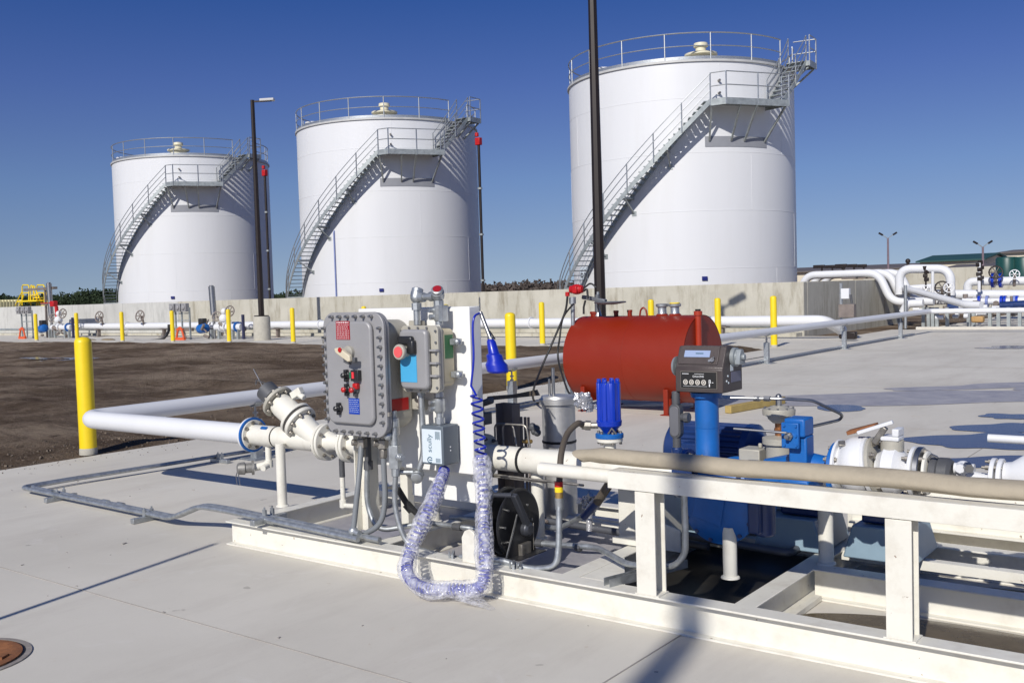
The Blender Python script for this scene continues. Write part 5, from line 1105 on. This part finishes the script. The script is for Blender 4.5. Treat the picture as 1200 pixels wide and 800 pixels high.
MB().cyl(P(665, 342, Y=RY-.35), P(665, 347, Y=RY-.35), .03).build('swivel', red, ps_)
MB().tube([P(684, 338, Y=RY-.3), P(692, 331, Y=RY-.3), P(699, 337, Y=RY-.3)], .012, 8, .05).tube([P(684, 341, Y=RY-.3), P(688, 338, Y=RY-.3), P(689, 350, Y=RY-.3)], .014, 8, .03).build('suction_hose', black, ps_)
fh = thing('fuel_hose', 'black fuel hose looping from the red pump to the pad beside the red tank', 'hose', tuple(P(630, 470, Y=RY-.5)))
MB().tube(resample([P(665, 347, Y=RY-.4), P(662, 366, Y=RY-.4), P(648, 400, Y=RY-.5), P(634, 432, Y=RY-.7), P(625, 458, Y=RY-1), P(628, 471, Z=.03), P(650, 474, Z=.03)], 40), .0145, 8).build('hose', black, fh)
MB().tube(resample([P(672, 356, Y=RY-.4), P(660, 372, Y=RY-.4), P(656, 395, Y=RY-.45), P(654, 420, Y=RY-.5), P(663, 452, Y=RY-.8), P(668, 462, Y=RY-.9)], 30), .013, 8).build('hose', black, fh)
t = MB().obox(((-5.36-5.21)/2+.1, 11.95, .05), .09, 1.25, .09, R_(-9)); meta(t.build('lumber_block', wood, bevel=.005), 'length of weathered square timber lying on the pad right of the red tank', 'timber')

# ------------------------------------------------------------------ manhole, debris
mc = V((-4.62, 2.02, 0)); mh = thing('manhole_cover', 'rusty round manhole cover set in the pad at the lower left corner', 'manhole cover', tuple(mc))
MB().lathe(mc, (0, 0, 1), [(0, .275), (.006, .275), (.006, .25), (.0035, .25)], 48).build('ring', mat('frame_iron', rgb(150, 142, 134), .7, .2, var=.25, scale=20, bump=.3), mh)
MB().lathe(mc, (0, 0, 1), [(.001, .255), (.004, .255), (.004, .245)], 48).build('gap', black, mh)
MB().lathe(mc, (0, 0, 1), [(.002, .238), (.010, .236), (.012, .2), (.008, .19), (.008, 0)], 48).build('lid', rust, mh)
b = MB().lathe(mc+V((.04, .0, 0)), (0, 0, 1), [(.008, .075), (.03, .06), (.034, 0)], 20); b.obox(mc+V((.07, .06, .014)), .2, .05, .012, .5); b.build('lid_boss', rust, mh)
r = random.Random(12)
b = MB()
for k in range(120):
    x, y = r.uniform(-9.5, 0), r.uniform(1.6, 9); s_ = r.uniform(.003, .008) if k > 8 else r.uniform(.008, .014)
    b.obox((x, y, s_*.3), s_*r.uniform(1, 3), s_, s_*.6, r.uniform(0, 3))
meta(b.build('pad_debris', darkc), kind='stuff')
b = MB()
for k in range(7000):
    u = r.random(); x = -9.8-abs(r.gauss(0, .8)) if u < .6 else r.uniform(-40, -9.8); y = r.uniform(3, 12) if u < .6 else r.uniform(2, 23); s_ = r.uniform(.004, .011)+(r.random() < .06)*.014*(1.2 if u < .6 else 1)
    z = -.012+nz2(x, y)*min(1, max(0, (-9.76-x)/.35)); b.obox((x, y, z+s_*.2), s_, s_*r.uniform(.6, 1), s_*.7, r.uniform(0, 3), r.uniform(-.4, .4), r.uniform(-.4, .4))
for k in range(420):
    x = -9.74+abs(r.gauss(0, .22)); s_ = r.uniform(.003, .009); b.obox((x, r.uniform(2.5, 16), s_*.35), s_, s_*.8, s_*.7, r.uniform(0, 3))
meta(b.build('loose_gravel', mat('gravel_stone', rgb(110, 98, 86), .9, var=.6, scale=3)), kind='stuff')

# ------------------------------------------------------------------ wall pipeline
wpl = thing('wall_pipeline', 'long white pipeline running low in front of the containment wall', 'pipeline', (-30, 27.6, 0))
MB().tube([(-49, 27.6, .52), (-9.9, 27.6, .52), (-9.7, 28.4, .2)], .15, 20, .3).build('pipe', white, wpl)
for k, x in enumerate((-46.5, -41, -37.5, -33, -28.6, -23, -17.5, -13.0)):
    b = MB().box(x-.05, x+.05, 27.52, 27.68, -.01, .34).box(x-.2, x+.2, 27.4, 27.8, -.01, .02).box(x-.18, x+.18, 27.45, 27.75, .34, .37); b.build('stand', MATS['dark_channel'], wpl, bevel=.005)
for x in (-44, -36.2, -30.4, -20): MB().lathe((x, 27.6, .52), (1, 0, 0), [(0, .2), (.05, .2)], 24).build('flange', white, wpl)
b = MB().tube([(-60, 28.7, .33), (-11.5, 28.7, .33)], .06, 12); meta(b.build('grey_pipe', galvd), 'thin grey pipe in the shade between the white wall pipeline and the containment wall', 'pipe')
hz_ = thing('loading_hose', 'black loading hose drooping from the wall pipeline behind the third wall bollard', 'hose', tuple(P(165, 399, Y=25.6)))
MB().tube(resample([P(199, 384, Y=26.3), P(196, 391, Y=26), P(190, 397, Y=25.8), P(175, 399.5, Y=25.5), P(158, 399, Y=25.5)], 24), .06, 10).cyl(P(199, 380, Y=26.3), P(199, 386, Y=26.3), .1).build('hose', black, hz_)
b = MB().bar(P(205, 386, Y=26.5), P(226, 386, Y=26.5), .12, .14).bar(P(215, 387, Y=26.5), P(218, 397, Y=26.3), .08, .08).box(*(lambda q: (q.x-.2, q.x+.3, q.y-.1, q.y+.1, 0, .03))(P(218, 398, Y=26.3))); b.build('hose_rest', MATS['dark_channel'], hz_)

def handwheel(b, c, r, ax=(0, 0, 1)):
    a, u, w_ = frame(ax); c = V(c); b.tube([c+(u*math.cos(2*math.pi*i/14)+w_*math.sin(2*math.pi*i/14))*r for i in range(14)], r*.12, 6, closed=True)
    for k in range(3): q = math.pi*k/3; d_ = u*math.cos(q)+w_*math.sin(q); b.cyl(c-d_*r, c+d_*r, r*.08, n=6)
    b.cyl(c-a*r*.9, c+a*.02, r*.1, n=6)
def station(px, py, Y, lab, sc=1., extra=False):
    o = P(px, py, Y=Y); o.z = 0
    def q(dx, dz, dy=0): return V((o.x+dx*sc, o.y+dy, dz*sc))
    t = thing('hydrant_station', lab[0], 'valve station', tuple(o), None)
    MB().tube([q(.3, .5), q(2.0, .5)], .14, 14).build('white_header', white, t)
    for dx in (.7, 1.0, 1.7): MB().lathe(q(dx, .5), (1, 0, 0), [(0, .22), (.06, .22)], 18).build('flange', blue if dx > 1.5 else white, t)
    b = MB().sph(q(.85, .85), .2, 12, 8).cyl(q(.85, .5), q(.85, 1.0), .1).sph(q(.9, 1.15), .14, 12, 8); b.build('white_valve', white, t)
    b = MB(); handwheel(b, q(1.25, 1.15), .22*sc, (.3, -1, .2)); handwheel(b, q(.5, .95, -.1), .2*sc, (.5, -1, .4)); b.build('handwheel', MATS['dark_channel'], t)
    c = q(-.55, .42); mt_ = MB().lathe(c-V((.25, 0, 0)), (1, -.15, .1), [(0, .1), (.03, .2), (.5, .2), (.55, .12)], 18).build('blue_motor', blue, t); MB().obox(c+V((-.05, 0, .3)), .3, .25, .3).build('motor_box', blackp, mt_, bevel=.03)
    b = MB(); rr2 = random.Random(px)
    for k in range(14):
        a_ = q(rr2.uniform(-.4, 1.9), rr2.uniform(.1, .75), rr2.uniform(-.3, .3)); b.cyl(a_, a_+V((rr2.uniform(-.35, .35), rr2.uniform(-.1, .1), rr2.uniform(-.25, .25))), rr2.uniform(.03, .09), n=8)
    b.build('small_fitting', MATS['dark_channel'], t)
    b = MB()
    for dx in (.0, .5, 1.4, 1.75): b.box(o.x+dx*sc-.05, o.x+dx*sc+.05, o.y-.06, o.y+.06, 0, .4)
    b.build('foot', galvd, t)
    b = MB().cyl(q(.05, .0, .1), q(.05, 1.0, .1), .06).cyl(q(.05, 1.0, .1), q(-.02, 2.2 if not extra else 2.6, .1), .13, n=14).cyl(q(-.02, 2.2 if not extra else 2.6, .1), q(-.02, 2.25 if not extra else 2.65, .1), .09); b.build('surge_cylinder', chrome, t)
    b = MB().box(o.x+2.05*sc, o.x+2.13*sc, o.y-.05, o.y+.05, 0, 1.0); b.build('dark_post', mat('post_blue', rgb(52, 54, 84), .5), t)
    # junction box rack
    rk = thing('junction_box_rack', lab[1], 'junction box rack', tuple(q(-1.9, 0)), None)
    b = MB()
    for dx in (-2.2, -1.75, -1.2): b.bar(q(dx, 0, -.2), q(dx, 1.35, -.2), .06, .06, (1, 0, 0))
    for z in (.5, .8, 1.1): b.bar(q(-2.2, z, -.2), q(-1.2, z, -.2), .04, .04)
    b.build('rack', galvd, rk)
    for dx in (-2.2, -1.75, -1.35): MB().obox(q(dx, 1.35, -.3), .3, .2, .36).lathe(q(dx, 1.35, -.4), (0, -1, 0), [(0, .11), (.04, .11), (.06, .06)], 12).build('junction_box', greyp, rk, bevel=.02)
    fr = thing('orange_hose_rack', lab[2], 'frame', tuple(q(-.9, 0, -.9)), None)
    b = MB().tube([q(-1.2, 0, -.9), q(-1.12, .3, -.9), q(-1.0, .52, -.9), q(-.85, .52, -.9), q(-.73, .3, -.9), q(-.65, .0, -.9)], .045, 8, .12).bar(q(-1.22, .05, -.9), q(-.62, .05, -.9), .1, .12).bar(q(-1.15, .45, -.9), q(-.7, .45, -.9), .08, .06); b.build('frame', orange, fr)
    return t, q
station(248, 385, 26.2, ('cluster of valves, blue motor and steel cylinder left of the light pole pedestal', 'grey junction box rack just left of the upright steel cylinder near the pedestal', 'orange rack on the apron beside the valves near the light pole pedestal'))
t, q = station(58, 385, 26.4, ('cluster of valves and blue motor at the far left behind the leftmost bollards', 'grey junction box rack at the left edge of the picture', 'orange rack standing at the far left beside the leftmost bollard'), 1.05, True)
b = MB().bar(q(-.75, 0, .3), q(-.75, 2.3, .3), .09, .09, (1, 0, 0)).bar(q(-2.6, 2.35, .3), q(.2, 2.38, .3), .22, .12).obox(q(-.75, 1.62, .3), .9, .08, .08); b.build('overhead_arm', MATS['dark_channel'], t)
MB().obox(q(.5, 1.62), .35, .25, .28).bar(q(-.7, 1.66), q(.4, 1.66), .06, .06).cyl(q(.72, 1.5), q(.78, .7), .09).build('red_hose_reel', red, t, bevel=.05)
for dx in (2.9, 6.2): b = MB(); handwheel(b, q(dx, .95, .9), .26, (.2, -1, .2)); b.cyl(q(dx, .5, 1.1), q(dx, .95, 1.0), .05); b.build('handwheel', MATS['dark_channel'], t)
# wheel and valve on the wall pipe right of the first big bollard
sb = MB()
r = random.Random(8)
for k in range(6): sb.sph(P(100+6*k, 399, Y=25.0)+V((0, r.uniform(-.2, .2), -.02)), r.uniform(.16, .26), 12, 7, (1.5, 1, .55))
meta(sb.build('sand_pile', mat('sack_tan', rgb(130, 116, 92), .9, var=.2, bump=.4), ang=180), 'low tan heap on the apron behind the big yellow bollard', 'heap')
sb = MB().box(*(lambda q: (q.x-.2, q.x+.05, q.y-.05, q.y+.05, 0, .6))(P(303, 395, Y=27.0))); 
# ladder stile behind the wall: yellow crossover
yc_ = thing('crossover_stair', 'yellow railed crossover stair rising behind the wall at the far left', 'stair', tuple(P(42, 358, Y=33)))
qa = lambda px, py: P(px, py, Y=33)
for k, (xa_, xb_) in enumerate(((27, 33), (44, 51))):
    MB().tube([qa(xa_-1, 358), qa(xa_-1, 336), qa(xa_, 334), qa(xb_, 334), qa(xb_+1, 336), qa(xb_+1, 356)], .04, 8).build('hoop_rail', yellow, yc_)
    MB().tube([qa(xa_-1, 343), qa(xb_+1, 343)], .04, 6).build('mid_rail', yellow, yc_)
for (a, b_, c, d_) in ((26, 341, 18, 358), (28, 345, 23, 358), (40, 335, 50, 358), (37, 334, 46, 358), (52, 338, 62, 358), (51, 343, 57, 358), (36, 334, 36, 358), (39, 334, 39, 352)):
    MB().cyl(qa(a, b_), qa(c, d_), .035, n=8).build('sloping_rail', yellow, yc_)
b = MB()
for k in range(5): b.bar(qa(38+k*3, 346+k*3), qa(45+k*3, 346+k*3), .25, .05)
b.box(*(lambda u, v_: (u.x, v_.x, 32.6, 33.4, u.z-.1, u.z))(qa(27, 352), qa(50, 352))); b.build('tread', yellow, yc_)
b = MB()
for k in range(9): a_ = P(-6+3.6*k, 360, Y=33.5); c = P(-6+3.6*k, 351.5, Y=33.5); b.bar(a_, c, .14, .05, (1, 0, 0))
b.bar(P(-8, 352.5, Y=33.55), P(26, 352, Y=33.55), .04, .12); meta(b.build('picket_railing', mat('picket_cream', rgb(222, 214, 170), .5)), 'pale picket railing showing over the wall at the left edge', 'railing')
# ------------------------------------------------------------------ piping station at the right
def bigpipe(name, label, pts, r, fil, cat='pipe', m_=white, grp=None):
    t = thing(name, label, cat, tuple(pts[0]), grp); MB().tube(pts, r, 18, fil, 8).build('tube', m_, t, ang=60); return t
ol = ('white pipe crossing the wall corner, nearest of the three dropping side by side', 'middle one of the three white pipes dropping over the wall corner', 'farthest of the three white pipes dropping over the wall corner')
for k in range(3):
    Y = 36+k*1.1; zt_ = 1.86; x = -11.35+k*.05; t = bigpipe('crossing_pipe', ol[k], [V((-13.9+.0*k, Y, .9)), V((-13.6, Y, zt_)), V((x+.35, Y, zt_)), V((x+.8, Y, .82)), V((x+2.2+k*.3, Y, .82))], .14, .38, grp='three white pipes crossing the wall')
    for xx in (-13.0, -12.2): MB().cyl((xx, Y, zt_+.12), (xx, Y, zt_+.28), .035).obox((xx-.1, Y, zt_+.3), .42, .12, .12).build('vent_valve', bronze, t, bevel=.02)
    MB().obox((-12.0, Y, zt_-.16), .5, .25, .06).build('wall_saddle', MATS['dark_channel'], t)
t = bigpipe('expansion_loop', 'tall white arch shaped pipe loop right of the wall corner', [P(1054, 345, Y=36.5), P(1054, 315, Y=36.5), P(1114, 315, Y=36.5), P(1114, 346, Y=36.5)], .15, .5)
q = P(1064, 312, Y=36.5); MB().cyl(q-V((0, 0, .1)), q+V((0, 0, .1)), .05).sph(q+V((0, 0, .18)), .09, 10, 7).build('air_vent', bronze, t)
bigpipe('header_pipe', 'thick white header pipe running right at mid height below the arch loop', [P(1096, 345, Y=37.5), P(1260, 346, Y=37.5)], .17, .1)
bigpipe('header_pipe', 'slanting white pipe crossing in front of the arch loop', [P(1066, 342, Y=38.5), P(1060, 338, Y=36.0), P(1070, 340.5, Y=35.2), P(1132, 357, Y=32.6), P(1150, 357.5, Y=32.4)], .11, .2)
bigpipe('header_pipe', 'short white pipe behind the slanting pipe', [P(1064, 338, Y=38.5), P(1096, 336, Y=38.5)], .12, .1)
bigpipe('return_bend_pipe', 'white pipe bending up at the right with a blue flange beside the green vessels', [P(1134, 346, Y=39), P(1134, 330, Y=39), P(1260, 328, Y=39)], .15, .5)
bigpipe('low_pipe', 'low white pipe bending down behind the metering supports', [P(1058, 366, Y=34), P(1063, 356, Y=34), P(1082, 355, Y=34)], .13, .25)
b = thing('lower_manifold', 'row of white pipe spools with blue flanges under the thick header pipe', 'manifold', tuple(P(1150, 354, Y=36)))
for (a, c, y) in ((1128, 1146, 353), (1150, 1172, 353), (1176, 1188, 353), (1192, 1220, 352)):
    MB().cyl(P(a, y, Y=36), P(c, y, Y=36), .11).build('spool', white, b)
for px in (1148, 1157, 1174, 1178, 1189, 1192): q = P(px, 353, Y=36); MB().lathe(q-V((.04, 0, 0)), (1, 0, 0), [(0, .19), (.08, .19)], 18).build('flange', MATS['drain_line_blue'] if px % 2 else bluer, b)
q = P(1164, 328.5, Y=39); bb = MB().lathe(q-V((.05, 0, 0)), (1, 0, 0), [(0, .26), (.1, .26)], 20); q2 = P(1173, 328.5, Y=39); bb.lathe(q2-V((.05, 0, 0)), (1, 0, 0), [(0, .26), (.1, .26)], 20); bb.build('blue_flange', bluer, b)
vnames = [(1085, 340, 36, 'black handwheel left of the tall white riser'), (1104, 337, 36, 'black handwheel under the arch loop'), (1112, 337, 35.6, 'pale handwheel under the right leg of the arch loop'), (1167, 319, 38.5, 'black handwheel left of the green vessels'), (1189, 321.5, 38.3, 'white valve head in front of the green vessels')]
for px, py, Y, lb in vnames:
    q = P(px, py, Y=Y); t = thing('valve_handwheel', lb, 'handwheel', tuple(q)); m2 = white if 'pale' in lb or 'white' in lb else bronze
    b = MB(); handwheel(b, q, .22 if m2 is bronze else .16, (.25, -1, .3)); b.build('wheel', m2, t); MB().cyl(q, q+V((-.06, .25, -.4)), .05).build('stem', MATS['dark_channel'], t)
for px, y0_, y1_, Y, lb in ((1093, 347, 318, 36.2, 'slim white riser under the arch loop'), (1147.5, 342, 308, 36.2, 'tall slim white riser left of the green vessels'), (1085, 340, 312, 36.4, 'dark instrument stem under the arch loop'), (1061, 385, 334, 33.5, 'grey steel post carrying the slanting pipe'), (1149.5, 342, 305, 38.6, 'dark instrument stem behind the tall riser')):
    a_, c = P(px, y0_, Y=Y), P(px, y1_, Y=Y); dk = 'dark' in lb; t = thing('riser', lb, 'riser', tuple(a_)); MB().cyl(a_, c, .05 if not dk else .03).build('stem', white if 'white' in lb else (bronze if dk else galv), t)
    if dk or 'tall' in lb:
        for k in range(4): z = a_.lerp(c, .45+.16*k); MB().obox(z+V((.02*(-1)**k, 0, 0)), .15, .12, .13, .3*k).build('instrument', bronze, t, bevel=.02)
gt = thing('green_vessel_pair', 'pair of dark green round vessels at the right edge above the piping', 'vessel', tuple(P(1190, 330, Y=41)))
for px in (1180, 1200):
    a_ = P(px, 326, Y=41); MB().lathe(a_, (0, 0, 1), [(0, .34), (.04, .38), (.72, .38), (.78, .34), (.8, 0)], 28).build('vessel', teal, gt)
MB().box(*(lambda u: (u.x-.2, u.x+1.6, 40.4, 41.6, u.z-.15, u.z-.02))(P(1175, 327, Y=41))).build('skid_deck', MATS['dark_channel'], gt)
b = MB(); r = random.Random(5)
mc_ = thing('metering_cluster', 'tangle of small pumps, valves and stands below the header pipes at the right', 'valve cluster', tuple(P(1150, 372, Y=35)))
for k in range(34):
    q = P(r.uniform(1064, 1230), r.uniform(352, 372), Y=r.uniform(34.6, 37)); l = r.uniform(.12, .4); d_ = r.choice((V((l, 0, 0)), V((0, 0, l)), V((0, l, 0))))
    b.cyl(q, q+d_, r.uniform(.03, .11), n=10)
b.build('small_fitting', MATS['dark_channel'], mc_); b = MB()
for k in range(22):
    q = P(r.uniform(1070, 1240), r.uniform(356, 372), Y=r.uniform(34.3, 36)); b.cyl(q, q+V((r.uniform(.1, .35), 0, 0)), r.uniform(.05, .1), n=10)
b.build('white_spool', white, mc_); b = MB()
for px in (1082, 1088, 1093, 1098, 1110, 1135, 1141, 1160, 1170, 1182, 1195, 1210): q = P(px, 360, Y=34.8); b.box(q.x-.05, q.x+.05, 34.75, 34.85, -.04, q.z)
b.build('stand_leg', galvd, mc_); b = MB()
for px, py in ((1111, 360), (1172, 358), (1188, 357)): q = P(px, py, Y=35); b.lathe(q, (1, 0, 0), [(0, .12), (.4, .14), (.42, .08)], 14)
b.build('pump_motor', blued, mc_)
b = MB().obox(P(1146, 374, Y=34.2), .36, .3, .2); meta(b.build('tan_motor', mat('motor_tan', rgb(176, 140, 90), .6), bevel=.05), 'small tan motor on the ground below the piping station', 'motor')
kb = MB().box(-9.0, 60, 33.22, 33.45, -.03, .08); meta(kb.build('kerb', pad_m, bevel=.01), kind='structure')
cbx = thing('control_box_post', 'white and grey control boxes on a post in front of the shaded wall', 'control box', tuple(P(991, 400, Z=0)))
q = P(991, 344, Y=27.3); MB().obox(q, .22, .15, .28).build('white_box', white, cbx, bevel=.01); q = P(993, 364, Y=27.3); MB().obox(q, .42, .2, .36).build('grey_box', MATS['dark_channel'], cbx, bevel=.01)
q = P(985, 400, Y=27.3); MB().box(q.x-.03, q.x+.03, 27.37, 27.43, 0, 1.55).build('post', galv, cbx); q = P(997, 345, Y=27.3); MB().cyl(q, q+V((.06, 0, -.6)), .03).build('conduit', greyd, cbx)
b = MB().obox(P(996, 393, Y=26.8), .35, .2, .2).obox(P(989, 394, Y=26.8), .2, .25, .12); meta(b.build('dark_junction', bronze, bevel=.03), 'dark junction fitting low on the ground right of the first post by the wall corner', 'fitting')

# ------------------------------------------------------------------ buildings
def gable(name, label, px0, px1, pyb, pye, pyr, Y, depth, wall_, roof, d=22):
    a_, c = P(px0, pye, Y=Y), P(px1, pye, Y=Y); ze = a_.z; zr = P(px0, pyr, Y=Y).z; t = thing(name, label, 'building', (a_.x, Y, 0))
    MB().box(a_.x, c.x, Y, Y+depth, -.05, ze).build('wall', wall_, t)
    MB().prism([(0, 0), (depth/2, (zr-ze)), (depth, 0)], (a_.x, Y, ze+.003), (0, 1, 0), (0, 0, 1), 0, c.x-a_.x).build('gable_wall', wall_, t)
    MB().prism([(-.6, -.08), (-.6, .1), (depth/2, (zr-ze)+.3), (depth+.6, .1), (depth+.6, -.08), (depth/2, (zr-ze)+.12)], (a_.x-.4, Y, ze), (0, 1, 0), (0, 0, 1), 0, c.x-a_.x+.8).build('roof', roof, t)
    return t, a_, c
t, a_, c = gable('warehouse', 'long low tan warehouse with a dark roof behind the wall corner and pipes', 905, 1300, 335, 320, 316, 150, 20, tanwall, roofm)
t2, a2, c2_ = gable('green_roof_building', 'tan building with a dark green roof behind the arch loop', 1078, 1152, 335, 307, 301, 140, 16, tanwall, roofg)
t3, a3, c3 = gable('tall_warehouse', 'taller tan warehouse at the right edge behind the green roof', 1172, 1330, 335, 296.5, 293.5, 170, 24, tanwall, roofm)
t4, a4, c4 = gable('near_warehouse', 'tan warehouse wing with a grey lean-to roof left of the green vessels', 1108, 1176, 340, 315.5, 312.5, 125, 14, tanwall, roofm)
b = MB()
for k in range(5): q = P(1000+16*k, 327, Y=149.9); b.box(q.x, q.x+2.2, 149.85, 149.95, 0, 3)
b.build('door_panel', mat('siding_door', rgb(170, 160, 140), .7), t)
# ------------------------------------------------------------------ distant woods
def woods(name, label_kind, px0, px1, hfun, Y, m_, sd, dens):
    r = random.Random(sd); b = MB(); n = int((px1-px0)*dens)
    for k in range(n):
        px = px0+(px1-px0)*r.random(); q = P(px, 340, Y=Y); x = q.x+r.uniform(-2, 2); y = Y+r.uniform(0, 30); h = hfun(px)*(y/Y)*r.uniform(.45, 1.04)
        cw = r.uniform(.8, 2.4)*Y/200; c = V((x, y, h-cw*.4))
        for i in range(10):
            o_ = V((r.gauss(0, cw*.55), r.gauss(0, cw*.5), r.gauss(0, cw*.36))); s_ = cw*r.uniform(.12, .34); M_ = Matrix.Rotation(r.uniform(0, 6.3), 3, V((r.uniform(-1, 1), r.uniform(-1, 1), r.uniform(-1, 1))).normalized())
            b.add([c+o_+M_@V(v)*s_ for v in ((1, 0, -.6), (-.6, .9, -.4), (-.5, -.9, -.5), (.1, .1, 1.1))], [(0, 1, 2), (0, 1, 3), (1, 2, 3), (2, 0, 3)])
        if r.random() < .3: b.cyl((x, y, -.05), (x, y, h-cw*.3), .12, n=4)
    return meta(b.build(name, m_, flat=True), kind='stuff')
fol = mat('dark_evergreen', (.028, .042, .022), .8, var=.5, scale=.2, spec=.1); bare = mat('bare_wood_brown', (.085, .07, .062), .9, var=.4, scale=.2, spec=.1)
def hl(px):
    base = P(px, 347-.0*px, Y=260).z; return max(2.5, base*.8+2.6*math.exp(-((px-82)/12)**2)+.7*math.sin(px*.11)+.6*math.sin(px*.37+1)+(.8 if 58 < px < 150 else 0))
woods('evergreen_wood', None, -160, 352, lambda px: hl(px) , 260, fol, 1, 9)
woods('bare_wood', None, 560, 720, lambda px: P(px, 336, Y=300).z+.6*math.sin(px*.2)+.5*math.sin(px*.61), 300, bare, 2, 9)
woods('bare_wood', None, 352, 560, lambda px: P(px, 341, Y=300).z, 300, bare, 3, 5)
woods('bare_wood', None, 720, 960, lambda px: P(px, 334, Y=320).z, 320, bare, 6, 4)
meta(MB().box(-1400, -150, 420, 424, -.1, 5.0).build('far_woodland_ridge', fol), kind='structure')
